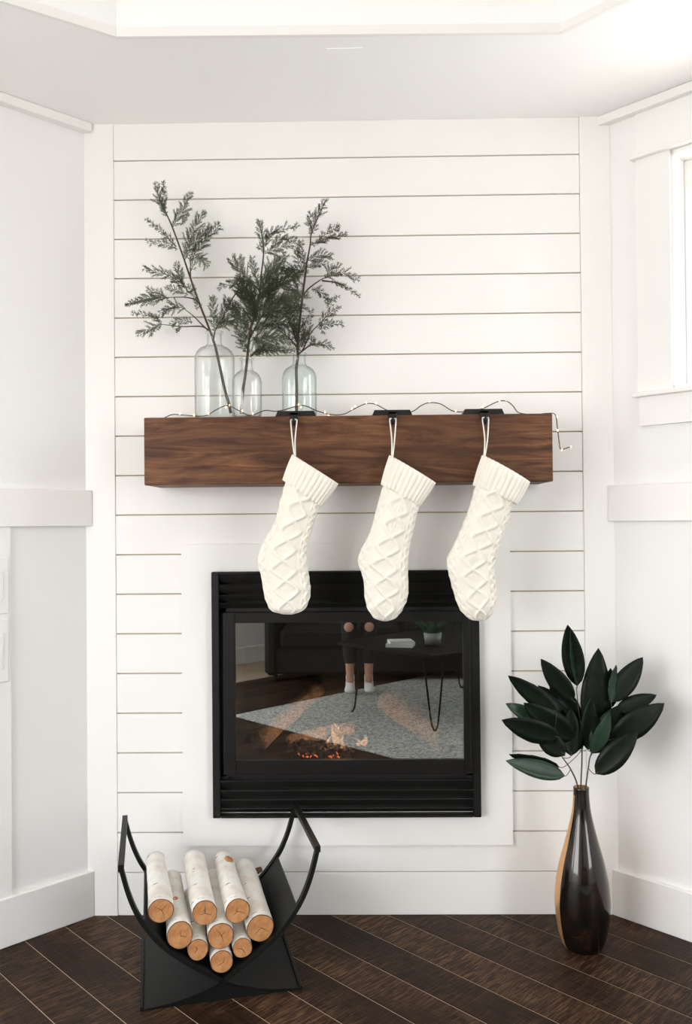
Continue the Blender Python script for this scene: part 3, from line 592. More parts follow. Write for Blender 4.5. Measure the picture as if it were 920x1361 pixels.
YS = -.250
def spl(rows, per): return catmull([Vector((r_[0], r_[1], 0)) for r_ in rows], per)
def stocking(Lr, Rr, cuff, apex, xm, label, phase):
    per = 16
    LL, RR_ = spl(Lr, per), spl(Rr, per); n = len(LL); nu = 132
    top = at(apex[0], apex[1], YS)
    o = thing('knit_stocking', label, 'stocking', top, 0, 'cable knit stockings on the mantel')
    bm = bmesh.new(); rings = []; s = 0; prev = None
    for i in range(n):
        a_, b_ = at(LL[i].x, LL[i].y, YS), at(RR_[i].x, RR_[i].y, YS); c = (a_+b_)/2; hx = (b_-a_)/2; wd = hx.length
        if prev is not None: s += (c-prev).length
        prev = c.copy(); ax = hx.normalized(); thk = min(.032, wd*.62)
        ring = []
        for k in range(nu):
            th = 2*PI*k/nu; cx, sy = math.cos(th), math.sin(th)
            U = cx; front = -sy
            U2 = th/PI - 1 if th < PI else th/PI-1     # -1..1
            uu = (1-2*((th % PI)/PI)) if th < PI else (2*((th-PI)/PI)-1)   # +1..-1 across either face
            pl = math.asin(.94*math.sin(PI*s/.060+phase))/1.22
            h = 0
            for sg in (-1, 1): h = max(h, math.exp(-((uu-.02-sg*.30*pl)/.07)**2))
            inside = abs(uu-.02) < abs(.30*pl)-.06
            for c0 in (-.66, .68):
                for sg in (-1, 1): h = max(h, 1.0*math.exp(-((uu-c0-sg*.12*math.sin(PI*s/.030+c0*5))/.06)**2))
            for c0 in (-.46, .48): h = max(h, .45*math.exp(-((uu-c0)/.03)**2))
            if inside: h = max(h, .38*(math.sin(s*1400)*math.sin(uu*60)))
            fade = min(1, i/6)*min(1, (n-1-i)/10)
            nz = noise.noise(Vector((uu*2+phase, s*14, phase)))*.0035
            disp = (.0085*h*fade + nz*fade - .0015)
            nrm = (ax*(cx/max(wd, .01)) + Vector((0, 1, 0))*(sy/max(thk, .01))).normalized()
            p_ = c + hx*cx*.985 + Vector((0, thk*sy, 0)) + nrm*disp*(.35+.65*abs(sy))
            ring.append(bm.verts.new(p_))
        rings.append(ring)
    for a_, b_ in zip(rings, rings[1:]):
        for k in range(nu): bm.faces.new((a_[k], a_[(k+1) % nu], b_[(k+1) % nu], b_[k]))
    bm.faces.new(rings[0]); cap = sum((v_.co for v_ in rings[-1]), Vector())/nu; cv = bm.verts.new(cap+Vector((0, 0, -.001)))
    for k in range(nu): bm.faces.new((rings[-1][k], rings[-1][(k+1) % nu], cv))
    bmesh.ops.recalc_face_normals(bm, faces=bm.faces)
    obj('stocking_body', bm, 'knit', o, True)
    # ribbed turned-down cuff
    TL, TR, BR, BL = [at(p_[0], p_[1], YS) for p_ in cuff]; bm = bmesh.new(); rings = []; nu = 320; nv = 16
    for j in range(-3, nv+4):
        t = max(0, min(1, j/nv)); a_, b_ = TL.lerp(BL, t), TR.lerp(BR, t); bul = .02*math.sin(PI*t)
        c = (a_+b_)/2; hx = (b_-a_)/2; sh = 1.0; inward = 0
        if j < 0: inward = -j/3
        if j > nv: inward = (j-nv)/3
        rnd = 1-.12*(max(0, 1-t*6)**2) - .10*(max(0, 1-(1-t)*6)**2)
        ring = []
        dn = (BL-TL).normalized()
        for k in range(nu):
            th = 2*PI*k/nu; cx, sy = math.cos(th), math.sin(th)
            rib = abs(math.sin(th*15)); thk = .040*rnd
            sc__ = 1-.28*inward
            p_ = c + hx*cx*sc__*(1+bul) + Vector((0, sy*thk*sc__, 0))
            nrm = (hx.normalized()*(cx/.06)+Vector((0, 1, 0))*(sy/.04)).normalized()
            p_ += nrm*(.0046*(rib**.8)-.004)*(1-inward) + dn*(.010*inward*(1-inward*.9) if j < 0 else 0)
            ring.append(bm.verts.new(p_))
        rings.append(ring)
    for a_, b_ in zip(rings, rings[1:]):
        for k in range(nu): bm.faces.new((a_[k], a_[(k+1) % nu], b_[(k+1) % nu], b_[k]))
    bmesh.ops.recalc_face_normals(bm, faces=bm.faces)
    obj('cuff', bm, 'knit', o, True)
    zt_ = MZ1-.026; e_ = Vector((top.x, YS+.01, top.z-.004))
    bm = bmesh.new(); add_tube(bm, catmull([e_, Vector((xm-.004, YS+.022, (zt_+e_.z)/2)), Vector((xm-.009, MY-.020, zt_+.006)), Vector((xm-.006, MY-.016, zt_+.013)), Vector((xm, MY-.014, zt_+.0145)), Vector((xm+.006, MY-.016, zt_+.013)), Vector((xm+.009, MY-.020, zt_+.006)), Vector((xm+.004, YS+.022, (zt_+e_.z)/2)), e_+Vector((.003, 0, 0))], 6), .0021, 7)
    obj('hanging_loop', bm, 'cord_white', o, True)
stocking([(381, 632), (379, 641), (372.5, 666), (365, 693), (355, 712), (345.5, 732), (342.5, 750), (346.5, 766), (349.8, 786), (353.5, 800), (361, 811), (374, 816)],
         [(430, 655), (425, 673), (419.5, 688), (415, 704), (411.5, 720), (408.5, 736), (410, 752), (412, 768), (413.8, 786), (410.5, 801), (403, 811), (390, 816.5)],
         [(388.5, 604), (450, 643), (427, 674), (375.5, 638)], (391, 604), hk[0], 'leftmost cream cable knit stocking, hanging left of the fireplace centre', 0.4)
stocking([(513, 634), (508, 646), (499.6, 677), (491, 708), (479, 731), (475, 745), (480, 762), (483, 775), (484, 792), (488, 808), (496, 820), (506, 825)],
         [(562, 655), (557.5, 673), (551.4, 697), (546, 722), (543.5, 742), (543, 757), (543.5, 772), (543, 788), (540, 801), (533, 814), (526, 821), (516, 825.5)],
         [(517.5, 605), (579.5, 642), (558, 673.5), (506, 644)], (521, 605), hk[1], 'middle cream cable knit stocking over the fireplace centre', 1.1)
stocking([(636, 636), (631, 647), (624.4, 671), (614.8, 697), (603, 724), (593.5, 743), (595.7, 762), (602, 786), (609, 806), (617, 817), (626, 823), (634, 825)],
         [(688, 655), (681, 671), (675.8, 693), (667.5, 717), (660, 738), (657, 753), (659, 770), (660, 786), (659, 799), (655, 812), (650, 820), (643, 825)],
         [(641, 605), (704.5, 641), (687.5, 671), (628.5, 645)], (644, 605), hk[2], 'rightmost cream cable knit stocking with a pointed heel', 2.2)

# ------------------------------------------------------------------ string lights
sl = thing('string_lights', 'dark wire string of tiny warm bulbs along the mantel', 'string lights', (0, -.06, MZ1))
wp = [(219, 555, -.03), (229, 551, -.03), (242, 551.5, -.03), (261, 553, -.155), (275, 552, -.185), (287.6, 544.6, -.17), (302, 539, -.185), (316, 545, -.19), (333, 552, -.19), (352, 553, -.19), (365, 549, -.17), (377, 545, -.165), (395, 539.7, -.165), (408, 540, -.165), (421, 546, -.17), (441, 551, -.15), (457, 550.4, -.14), (471, 543.5, -.13), (487, 536.5, -.13), (500, 537.7, -.11), (514, 545, -.10), (532, 550, -.09), (549, 546.6, -.09), (560, 539, -.10), (571, 535.3, -.10), (586, 537, -.10), (603, 546.5, -.10), (625, 547, -.09), (643, 542.5, -.10), (661, 534, -.10), (673, 533, -.10), (682, 539.5, -.10), (690, 548.5, -.10), (710, 551, -.10), (727, 549.5, -.12), (738, 551, -.15), (741, 568, -.15), (743.5, 588, -.15), (746, 597, -.15), (758, 594, -.15)]
pw = [at(*p_) for p_ in wp]
for i, p_ in enumerate(pw[:35]): p_.z = max(p_.z, MZ1+.003)
for p_ in pw:
    if at(350, 552, MY)[0] < p_.x < at(430, 552, MY)[0] and -.2 < p_.y < -.12: p_.z = max(p_.z, MZ1+.0190)
pw[35].x = max(pw[35].x, MX1+.004)
bm = tube(catmull(pw, 6), .0015, 6); obj('wire', bm, 'wire', sl, True)
bp = [(239, 550, -.03), (258, 552, -.155), (277, 550, -.185), (305, 539, -.185), (300, 541, -.18), (397, 538, -.165), (400, 541, -.17), (432, 548, -.16), (437, 551, -.15), (468, 543.5, -.13), (472, 540, -.13), (487, 535.5, -.13), (500, 536, -.13), (571, 534, -.10), (606, 546, -.10), (642, 541, -.10), (645, 538, -.10), (664, 533, -.10), (673, 531.5, -.10), (741.5, 572, -.155), (747, 598, -.15), (759, 594, -.15), (741, 554, -.15), (322, 546, -.19), (336, 550, -.19), (520, 546, -.1)]
for p_ in bp:
    c = at(*p_)
    if p_[0] < 735: c.z = max(c.z, MZ1+.005)
    bm = bmesh.new(); bmesh.ops.create_uvsphere(bm, u_segments=8, v_segments=6, radius=.0025, matrix=Matrix.Translation(c) @ Matrix.Diagonal((1, 1, 1.4, 1))); obj('bulb', bm, 'bulb_glow', sl, True)

# ------------------------------------------------------------------ log holder and birch logs
HA = math.atan2(.23929, .97095); HO = Vector((-.574, -.54, 0))
hold = thing('log_holder', 'black metal sling log holder standing left before the fireplace', 'log holder', HO, HA)
HM = WM[hold.name]
half = [(.470, .375), (.454, .314), (.436, .265), (.413, .222), (.37, .167), (.318, .122), (.258, .081), (.2, .046), (.138, .024), (.078, .011), (0, .003)]
HD = .385
def flip(p_): return (.42-p_[0], p_[1])
def bent(prof, y0, y1, th):
    P_ = catmull([Vector((x, 0, z)) for x, z in prof], 6); bm = bmesh.new(); n = len(P_); quad = []
    for i in range(n):
        t = (P_[min(i+1, n-1)]-P_[max(i-1, 0)]).normalized(); nr = Vector((t.z, 0, -t.x))*th/2
        quad.append([bm.verts.new(P_[i]+nr+Vector((0, y0, 0))), bm.verts.new(P_[i]-nr+Vector((0, y0, 0))), bm.verts.new(P_[i]-nr+Vector((0, y1, 0))), bm.verts.new(P_[i]+nr+Vector((0, y1, 0)))])
    for a_, b_ in zip(quad, quad[1:]):
        for k in range(4): bm.faces.new((a_[k], a_[(k+1) % 4], b_[(k+1) % 4], b_[k]))
    bm.faces.new(quad[0][::-1]); bm.faces.new(quad[-1]); bmesh.ops.recalc_face_normals(bm, faces=bm.faces); return bm
q = NT('holder_metal'); q.set(q.mix(q.noise(q.coord(), 60, 3), (.003, .0034, .003), (.006, .0068, .006)), .5, 0, Specular_IOR_Level=.25); M['holder_metal'] = q.m
sheet_r = half[3:]; sheet_l = [flip(p_) for p_ in half[3:8]] + [(.232, .040)]
obj('cradle_sheet', bent(sheet_r, 0, HD, .004), 'holder_metal', hold, local=True)
obj('cradle_sheet', bent([flip(p_) for p_ in half[3:]], .003, HD-.003, .004), 'holder_metal', hold, local=True)
for fn in (lambda p_: p_, flip):
    prof = [fn(p_) for p_ in half[:4]]; prof2 = [fn(p_) for p_ in half[:8]]
    for y0 in (0, HD-.016): obj('arm', bent(prof2, y0-.001, y0+.017, .0115), 'holder_metal', hold, local=True)
    x, z = fn(half[0]); obj('top_bar', box((x-.0075, 0, z-.008), (x+.0075, HD, z+.010), None, .001), 'holder_metal', hold, local=True)
# base: plinth under the crossing, closing front and back
def under(front):
    pr = [(x, z) for x, z in half[4:]]; P_ = catmull([Vector((x, 0, z)) for x, z in half[6:]], 6)
    lefts = [(p_.x, p_.z) for p_ in P_]; pts = sorted([p_ for p_ in lefts if p_[0] <= .21], key=lambda p_: p_[0])
    poly = [(x, 0, max(z-.004, .002)) for x, z in pts] + [(.42-x, 0, max(z-.004, .002)) for x, z in pts[::-1]] + [(.42, 0, 0), (0, 0, 0)]
    return poly
obj('base_panel', prism(under(0), Vector((0, .004, 0)), Vector((0, .010, 0))), 'holder_metal', hold, local=True)
obj('base_panel', prism(under(0), Vector((0, HD-.010, 0)), Vector((0, HD-.004, 0))), 'holder_metal', hold, local=True)
for x in (0, .42): obj('foot_bar', box((x-.004, 0, 0), (x+.004, HD, .012), None, .001), 'holder_metal', hold, local=True)
def birch(u, z, r, y0, ln, label, seed, du_=0.0, dz=0.0, stub=None, knot=None, ell=1.0, taper=.93):
    ax = Vector((du_, 1, dz)).normalized(); xx = Vector((0, 0, 1)).cross(ax)*-1; xx = ax.cross(Vector((0, 0, 1))).normalized(); zz = xx.cross(ax)
    m_ = HM @ Matrix.Translation((u, y0, z)) @ Matrix(((xx.x, ax.x, zz.x, 0), (xx.y, ax.y, zz.y, 0), (xx.z, ax.z, zz.z, 0), (0, 0, 0, 1)))
    o = thing('birch_log', label, 'log', group='birch logs in the holder', mat=m_); rr = random.Random(seed); n = 28; K = 16
    def rad(a_, t): return r*(1+(taper-1)*t)*(1+.05*noise.noise(Vector((math.cos(a_)+seed, math.sin(a_), t*2.2)))+.025*noise.noise(Vector((math.cos(a_)*3+seed, math.sin(a_)*3, t*7))))
    def bend(t): return Vector((.003*math.sin(t*3+seed), 0, .002*math.sin(t*2.4+seed*2)))-Vector((.003*math.sin(seed), 0, .002*math.sin(seed*2)))
    bm = bmesh.new(); rings = []
    for j in range(K+1):
        t = j/K; rings.append([bm.verts.new(Vector((rad(2*PI*k/n, t)*math.cos(2*PI*k/n), ln*t, rad(2*PI*k/n, t)*ell*math.sin(2*PI*k/n)))+bend(t)) for k in range(n)])
    for a_, b_ in zip(rings, rings[1:]):
        for k in range(n): bm.faces.new((a_[k], b_[k], b_[(k+1) % n], a_[(k+1) % n]))
    bm.faces.new(rings[-1])
    bmesh.ops.recalc_face_normals(bm, faces=bm.faces); obj('bark', bm, 'birch_bark', o, True, local=True)
    def disc(sc__, y, name, mt, sm=False):
        bm = bmesh.new(); outer = [bm.verts.new((rad(2*PI*k/n, 0)*sc__*math.cos(2*PI*k/n), y, rad(2*PI*k/n, 0)*ell*sc__*math.sin(2*PI*k/n))) for k in range(n)]
        inner = [bm.verts.new((v_.co.x*1.0, .004, v_.co.z*1.0)) for v_ in outer]; bm.faces.new(outer)
        for k in range(n): bm.faces.new((outer[k], inner[k], inner[(k+1) % n], outer[(k+1) % n]))
        bmesh.ops.recalc_face_normals(bm, faces=bm.faces); return obj(name, bm, mt, o, local=True)
    disc(.995, -.0002, 'bark_edge', 'bark_rim'); cf = disc(.935, -.0022, 'cut_face', 'cut_wood')
    bm = bmesh.new(); a0 = rr.uniform(0, PI*2); c0 = Vector((rr.uniform(-.1, .1)*r, -.0024, rr.uniform(-.1, .1)*r))
    for k in range(rr.choice((2, 3, 3, 4))):
        a_ = a0+k*rr.uniform(1.6, 2.4); e_ = c0+Vector((math.cos(a_), 0, math.sin(a_)))*r*rr.uniform(.4, .8); mid = (c0+e_)/2+Vector((rr.uniform(-1, 1)*.0025, 0, rr.uniform(-1, 1)*.0025))
        add_tube(bm, [c0, mid, e_], [.0008, .0007, .0002], 4)
    obj('crack', bm, 'crack', cf, local=True)
    if knot:
        a_, t, s_ = knot; R_ = rad(a_, t); bm = bmesh.new()
        add_lathe(bm, [(0, .0015), (s_*.6, .003), (s_, .002), (s_*1.15, -.003)], (0, 0, 0), 14)
        nr = Vector((math.cos(a_), 0, math.sin(a_))); tt = Vector((0, 1, 0)); bb = nr.cross(tt)
        bm.transform(Matrix(((tt.x*1.5, bb.x, nr.x, nr.x*R_), (tt.y*1.5, bb.y, nr.y, ln*t), (tt.z*1.5, bb.z, nr.z, nr.z*R_), (0, 0, 0, 1)))); obj('knot', bm, 'cut_wood', o, True, local=True)
    if stub:
        a_, t = stub; R_ = rad(a_, t); d_ = Vector((math.cos(a_), .25, math.sin(a_))); p0 = Vector((math.cos(a_)*R_*.8, ln*t, math.sin(a_)*R_*.8)); obj('branch_stub', tube([p0, p0+d_*.012, p0+d_*.028], [.011, .010, .008], 9), 'bark_rim', o, True, local=True)
    return o
birch(.051, .247, .034, .020, .36, 'birch log with the leftmost cut face, highest of the left side', 1, -.02, 0, ell=.92, taper=.82)
birch(.099, .182, .034, .010, .35, 'birch log resting on the left wall of the holder below the leftmost one', 2, -.015, 0, ell=1.08, knot=(1.75, .42, .008), taper=.85)
birch(.165, .230, .033, .018, .36, 'birch log in the upper row, second cut face from the left', 3, -.02, 0, taper=1.02)
birch(.252, .227, .033, .014, .37, 'birch log in the upper row with a long open scar on its bark', 4, -.03, 0, knot=(1.15, .78, .012), taper=.85)
birch(.313, .172, .0375, .018, .36, 'thickest birch log, with the rightmost cut face', 5, -.03, .05, stub=(.25, .86), taper=.88)
birch(.206, .167, .0345, .010, .36, 'birch log in the middle of the pile, above the lowest one', 6, 0, 0, taper=.95)
birch(.146, .136, .0275, .014, .34, 'dark edged birch log left of the lowest one', 7, 0, 0, ell=1.04)
birch(.208, .100, .0300, .008, .36, 'lowest birch log at the bottom of the pile', 8, 0, 0)
birch(.264, .127, .0265, .014, .34, 'smallest birch log right of the lowest one', 9, .01, 0)

# ------------------------------------------------------------------ floor vase with magnolia stems
VY = -.275; vb = fl(780.5, 1268); VX = vb[0]; VY = vb[1]+.045
k_ = (VY+DIST)/F_PX
def vz(py): return at(780, py, VY)[2]
prof = [(0, .001)] + [(r_*k_, max(vz(py), .0)) for r_, py in ((24, 1283), (27, 1262), (31, 1240), (34, 1222), (36, 1203), (35.6, 1190), (33.6, 1170), (29, 1146), (22, 1120), (16, 1096), (12, 1076), (10.3, 1056), (10.2, 1046))]
prof[1] = (prof[1][0], 0.001); prof[2] = (prof[2][0], max(prof[2][1], .012))
P3 = [(v_.x, v_.z) for v_ in catmull([Vector((r_, 0, z_)) for r_, z_ in prof[1:]], 5)]
top_r, top_z = P3[-1]
full = [(0, .001)] + P3 + [(top_r-.003, top_z+.001), (top_r-.004, top_z-.06), (0, top_z-.065)]
bm = bmesh.new(); add_lathe(bm, full, (VX, VY, 0), 144); bmesh.ops.recalc_face_normals(bm, faces=bm.faces)
vase = rootmesh('floor_vase', bm, 'vase_lacquer', 'tall dark glossy bottle shaped floor vase right of the fireplace', 'vase', smooth=True)
vm = bpy.data.objects['floor_vase'].data; vm.materials.append(M['tan_metal']); vd = math.atan2(CAM.x-VX, CAM.y-VY)
for p_ in vm.polygons:      # dark lacquer, with tan metal on the left flank and back
    c_ = p_.center; a_ = math.degrees(math.atan2(c_.x-VX, c_.y-VY)-vd); a_ = (a_+180) % 360-180
    if not (-100 < a_ < 52) and c_.z < top_z-.02: p_.material_index = 1

def blade(bm, b, t, w, roll, curl, fold=.18, nl=12):
    ax = (t-b); L_ = ax.length; ax.normalize(); s0 = ax.cross(Vector((0, -1, 0))).normalized(); nrm0 = s0.cross(ax)
    s_ = s0*math.cos(roll)+nrm0*math.sin(roll); nr = s_.cross(ax)
    rows = []
    for i in range(nl+1):
        x = i/nl; ww = w/2*(math.sin(PI*min(1, x**.85)))**.72*(1-.12*x) if 0 < x < 1 else .0006
        c = b+ax*L_*x+nr*(curl*L_*math.sin(PI*x)); rows.append([bm.verts.new(c+s_*ww*f+nr*(abs(f)*ww*fold+.0012*math.sin(i*2.1+abs(f)*3)*(abs(f) > .3))) for f in (-1, -.5, 0, .5, 1)])
    low = [[bm.verts.new(v_.co-nr*.0007) for v_ in r_] for r_ in rows]
    for A, B in zip(rows, rows[1:]):
        for k in range(4): bm.faces.new((A[k], A[k+1], B[k+1], B[k]))
    for A, B in zip(low, low[1:]):
        for k in range(4): bm.faces.new((A[k], B[k], B[k+1], A[k+1]))
    for i in range(nl):
        bm.faces.new((rows[i][0], rows[i+1][0], low[i+1][0], low[i][0])); bm.faces.new((rows[i][4], low[i][4], low[i+1][4], rows[i+1][4]))
def lp(x, y): return (650+x/3.68, 820+y/3.68)
def magnolia(stem, ys, label, leaves, seed):
    """stem in crop pixels; leaves: (base, tip, width, dY, roll, material)"""
    Yb = VY; pts = [at(*lp(x, y), Yb+dy) for (x, y), dy in zip(stem, ys)]
    p0 = Vector((VX+(pts[0].x-VX)*.3, VY, top_z-.06)); root = thing('magnolia_stem', label, 'plant stem', p0, 0, 'magnolia stems in the floor vase')
    P_ = catmull([p0]+pts, 5); bm = tube(P_, [.0026*(1-.55*i/len(P_)) for i in range(len(P_))], 7); sobj = obj('stem', bm, 'leaf_stalk', root, True)
    for i, (b, t, w, dy, roll, mt) in enumerate(leaves):
        rr = random.Random(seed*31+i); B_, T_ = at(*lp(*b), Yb+dy), at(*lp(*t), Yb+dy+rr.uniform(-.03, .02))
        bm = bmesh.new(); blade(bm, B_, T_, w/3.68*k_*1.0, roll, rr.uniform(-.06, .06)); lf = obj('leaf', bm, mt, root, True)
        if mt == 'leaf_green': lf['label'] = 'paler green glossy leaf'
        near = min(P_[4:], key=lambda q_: (q_-B_).length+max(0, q_.z-B_.z)*1.2); d_ = (T_-B_).normalized()
        bm = tube(catmull([near, near.lerp(B_, .6)+Vector((0, 0, -.004)), B_, B_+d_*.012], 4), .0011, 5); obj('leaf_stalk', bm, 'leaf_stalk', root, True)
magnolia([(450, 820), (455, 700), (452, 560), (438, 450), (428, 345)], [0, 0, .0, .0, -.005], 'tallest magnolia stem, in the middle of the floor vase', [
    ((432, 338), (385, 38), 112, -.01, .35, 'leaf_dark'), ((432, 335), (400, 60), 60, -.012, -.9, 'leaf_green'), ((415, 410), (254, 205), 104, -.02, .3, 'leaf_dark'), ((505, 560), (536, 152), 150, .0, .1, 'leaf_dark'), ((590, 450), (595, 250), 80, .03, .2, 'leaf_dark'),
    ((425, 560), (240, 335), 120, .03, -.2, 'leaf_dark'), ((440, 520), (300, 320), 120, .01, .2, 'leaf_dark'), ((455, 640), (350, 430), 120, .04, .1, 'leaf_dark'), ((470, 600), (470, 440), 60, .05, 0, 'leaf_dark')], 1)
magnolia([(432, 820), (400, 745), (362, 690), (330, 640), (318, 610)], [0, -.01, -.02, -.03, -.03], 'left magnolia stem with low spreading leaves', [
    ((330, 470), (94, 287), 100, -.05, .3, 'leaf_dark'), ((270, 520), (82, 423), 80, -.01, -.3, 'leaf_green'), ((345, 590), (62, 504), 125, -.07, .2, 'leaf_dark'), ((372, 778), (82, 703), 92, -.08, -.35, 'leaf_green'), ((345, 735), (98, 672), 70, -.04, .4, 'leaf_dark'),
    ((420, 600), (170, 420), 140, -.02, .1, 'leaf_dark'), ((400, 520), (200, 380), 110, .02, -.1, 'leaf_dark'), ((372, 675), (230, 560), 110, -.05, .1, 'leaf_dark'), ((402, 680), (400, 450), 115, -.03, .1, 'leaf_dark'), ((460, 640), (300, 540), 120, 0, .2, 'leaf_dark')], 2)
magnolia([(475, 820), (486, 740), (500, 670), (560, 560), (600, 440)], [0, -.005, -.01, -.01, 0], 'right magnolia stem reaching toward the right wall', [
    ((598, 415), (753, 197), 112, -.02, .25, 'leaf_dark'), ((598, 420), (622, 235), 62, -.03, -.5, 'leaf_green'), ((622, 458), (820, 382), 84, -.03, .4, 'leaf_dark'), ((600, 600), (858, 422), 130, -.05, .15, 'leaf_dark'), ((522, 768), (728, 562), 118, -.08, .3, 'leaf_dark'),
    ((500, 668), (590, 465), 92, -.07, -.3, 'leaf_green'), ((505, 668), (640, 430), 125, -.03, .1, 'leaf_dark'), ((484, 650), (500, 400), 90, -.02, .2, 'leaf_dark'), ((560, 560), (740, 480), 130, -.02, 0, 'leaf_dark'), ((520, 600), (570, 380), 110, .02, .1, 'leaf_dark')], 3)

# ------------------------------------------------------------------ the room behind the camera (seen mirrored in the fireplace glass)
R0 = Vector((-.83, -2.87, 0)); rm = Matrix.Translation(R0) @ Matrix.Rotation(PI/4, 4, 'Z')
rug = thing('area_rug', 'flecked grey woven rug mirrored in the fireplace glass', 'rug', mat=rm)
obj('rug_pile', box((0, -2.4, .001), (2.2, 0, .010), None, .003), 'rug_wool', rug, local=True)
A = Vector((-.051, -2.929, 0)); B = Vector((.447, -2.40, 0)); ux = (B-A).normalized(); vx = Vector((ux.y, -ux.x, 0))
tbm = Matrix(((ux.x, vx.x, 0, A.x), (ux.y, vx.y, 0, A.y), (0, 0, 1, .0140), (0, 0, 0, 1)))
tab = thing('coffee_table', 'low black coffee table on hairpin legs mirrored in the glass', 'table', mat=tbm)
TL_, TWd = (B-A).length, 1.12
obj('tabletop', box((-.07, -.07, .44), (TL_+.07, TWd+.07, .465), None, .003), 'table_top', tab, local=True)
for x, y, sx_, sy_ in ((0, 0, 1, 1), (TL_, 0, -1, 1), (0, TWd, 1, -1), (TL_, TWd, -1, -1)):
    bm = tube(catmull([(x+sx_*.09, y, .44), (x+sx_*.035, y, .08), (x+sx_*.012, y, .012), (x, y+sy_*.0, .006), (x+0, y+sy_*.014, .014), (x, y+sy_*.035, .08), (x, y+sy_*.09, .44)], 5), .006, 7); obj('hairpin_leg', bm, 'black_metal', tab, True, local=True)
ZT = .4792
def tpt(x, y): return tbm @ Vector((x, y, .465))
bp_ = Vector((.26, -2.68, ZT))
for i, (w_, d_, h_, a_) in enumerate(((.17, .12, .022, .2), (.15, .11, .018, -.15))):
    c = bp_+Vector((0, 0, .022*i)); m_ = Matrix.Translation(c) @ Matrix.Rotation(a_, 4, 'Z')
    b_ = thing('book', ('lower' if i == 0 else 'upper')+' pale book stacked on the coffee table', 'book', mat=m_, group='books on the coffee table')
    obj('cover', box((-w_/2, -d_/2, 0), (w_/2, d_/2, h_), None, .001), 'book_paper', b_, local=True); obj('pages', box((-w_/2+.003, -d_/2-.0005, .003), (w_/2+.0005, d_/2-.003, h_-.003)), 'cord_white', b_, local=True)
pl = thing('planter_box', 'grey planter box with grassy leaves on the coffee table', 'planter', (.47, -2.76, ZT), .5)
bm = bmesh.new(); add_lathe(bm, [(0, 0), (.05, 0), (.058, .075), (.054, .075), (.05, .06), (0, .06)], (0, 0, 0), 24); obj('pot', bm, 'planter', pl, True, local=True)
bm = bmesh.new(); rr = random.Random(9)
for k in range(60):
    a_ = rr.uniform(0, 2*PI); l_ = rr.uniform(.08, .18); b0 = Vector((rr.uniform(-.03, .03), rr.uniform(-.03, .03), .055)); d_ = Vector((math.cos(a_)*.7, math.sin(a_)*.7, 1)).normalized()
    add_tube(bm, [b0, b0+d_*l_*.6, b0+d_*l_+Vector((math.cos(a_), math.sin(a_), -.4))*.03], [.002, .0025, .0004], 4)
g_ = obj('grass_leaves', bm, 'grass_leaf', pl, local=True); g_['kind'] = 'stuff'
# sofa
sf = thing('sofa', 'low dark fabric sofa behind the coffee table, mirrored in the glass', 'sofa', (.35, -4.45, 0), 0)
SW = 1.1
obj('sofa_base', box((-SW, -.42, .06), (SW, .40, .26), None, .02), 'sofa_fabric', sf, local=True)
for sx_ in (-1, 1): obj('armrest', box((sx_*SW-.11 if sx_ > 0 else -SW-.0, -.44, .05), (sx_*SW if sx_ > 0 else -SW+.11, .42, .60), None, .035), 'sofa_fabric', sf, local=True)
for i in (0, 1):
    a_ = -SW+.12+i*(SW-.12); b_ = a_+SW-.125; obj('seat_cushion', box((a_, -.30, .26), (b_, .42, .42), None, .03), 'sofa_fabric', sf, local=True)
    obj('back_cushion', box((a_, -.44, .42), (b_, -.22, .84), None, .05), 'sofa_fabric', sf, local=True)
obj('back_frame', box((-SW, -.52, .06), (SW, -.41, .78), None, .03), 'sofa_fabric', sf, local=True)
for sx_ in (-1, 1):
    for sy_ in (-.40, .34): obj('leg', tube([(sx_*(SW-.08), sy_, .0), (sx_*(SW-.08), sy_, .07)], .018, 10), 'black_metal', sf, local=True)

# the photographer, standing behind the camera
def skin(name, nodes, edges, mat, parent, sub=2, root=0):
    me = bpy.data.meshes.new(name); me.from_pydata([n_[0] for n_ in nodes], edges, []); me.materials.append(M[mat])
    o = bpy.data.objects.new(name, me); finish(o, parent)
    md = o.modifiers.new('skin', 'SKIN'); md.use_smooth_shade = True
    for i, d_ in enumerate(me.skin_vertices[0].data):
        r_ = nodes[i][1]; d_.radius = (r_, r_) if not isinstance(r_, tuple) else r_; d_.use_root = (i == root)
    s_ = o.modifiers.new('subdivision', 'SUBSURF'); s_.levels = sub; s_.render_levels = sub; return o
px_, py_ = .0, -3.60
pe = thing('person', 'standing person in black ripped jeans and white socks mirrored in the glass', 'person', (px_, py_, .015))
# local frame: +y towards the fireplace
N = [((0, 0, .92), (.135, .10)), ((0, 0, 1.08), (.115, .085)), ((0, 0, 1.27), (.135, .095)), ((0, 0, 1.40), (.09, .065)), ((0, .005, 1.46), .048), ((0, .015, 1.50), .046)]
E_ = [(0, 1), (1, 2), (2, 3), (3, 4), (4, 5)]
for sx_ in (-1, 1):
    i0 = len(N); N += [((sx_*.085, 0, .84), .085), ((sx_*.080, .01, .66), .068), ((sx_*.075, .02, .50), .052), ((sx_*.072, .005, .38), .050), ((sx_*.070, -.005, .26), .042), ((sx_*.068, 0, .10), .030), ((sx_*.068, .0, .055), .032)]
    E_ += [(0, i0)] + [(i0+k, i0+k+1) for k in range(6)]
    j0 = len(N); N += [((sx_*.17, 0, 1.38), .045), ((sx_*.235, .04, 1.16), .036), ((sx_*.16, .26, 1.20), .029), ((sx_*.085, .42, 1.255), .022), ((sx_*.078, .455, 1.262), (.030, .014)), ((sx_*.070, .49, 1.268), (.032, .013))]
    E_ += [(3, j0)] + [(j0+k, j0+k+1) for k in range(5)]
skin('body', N, E_, 'skin', pe)
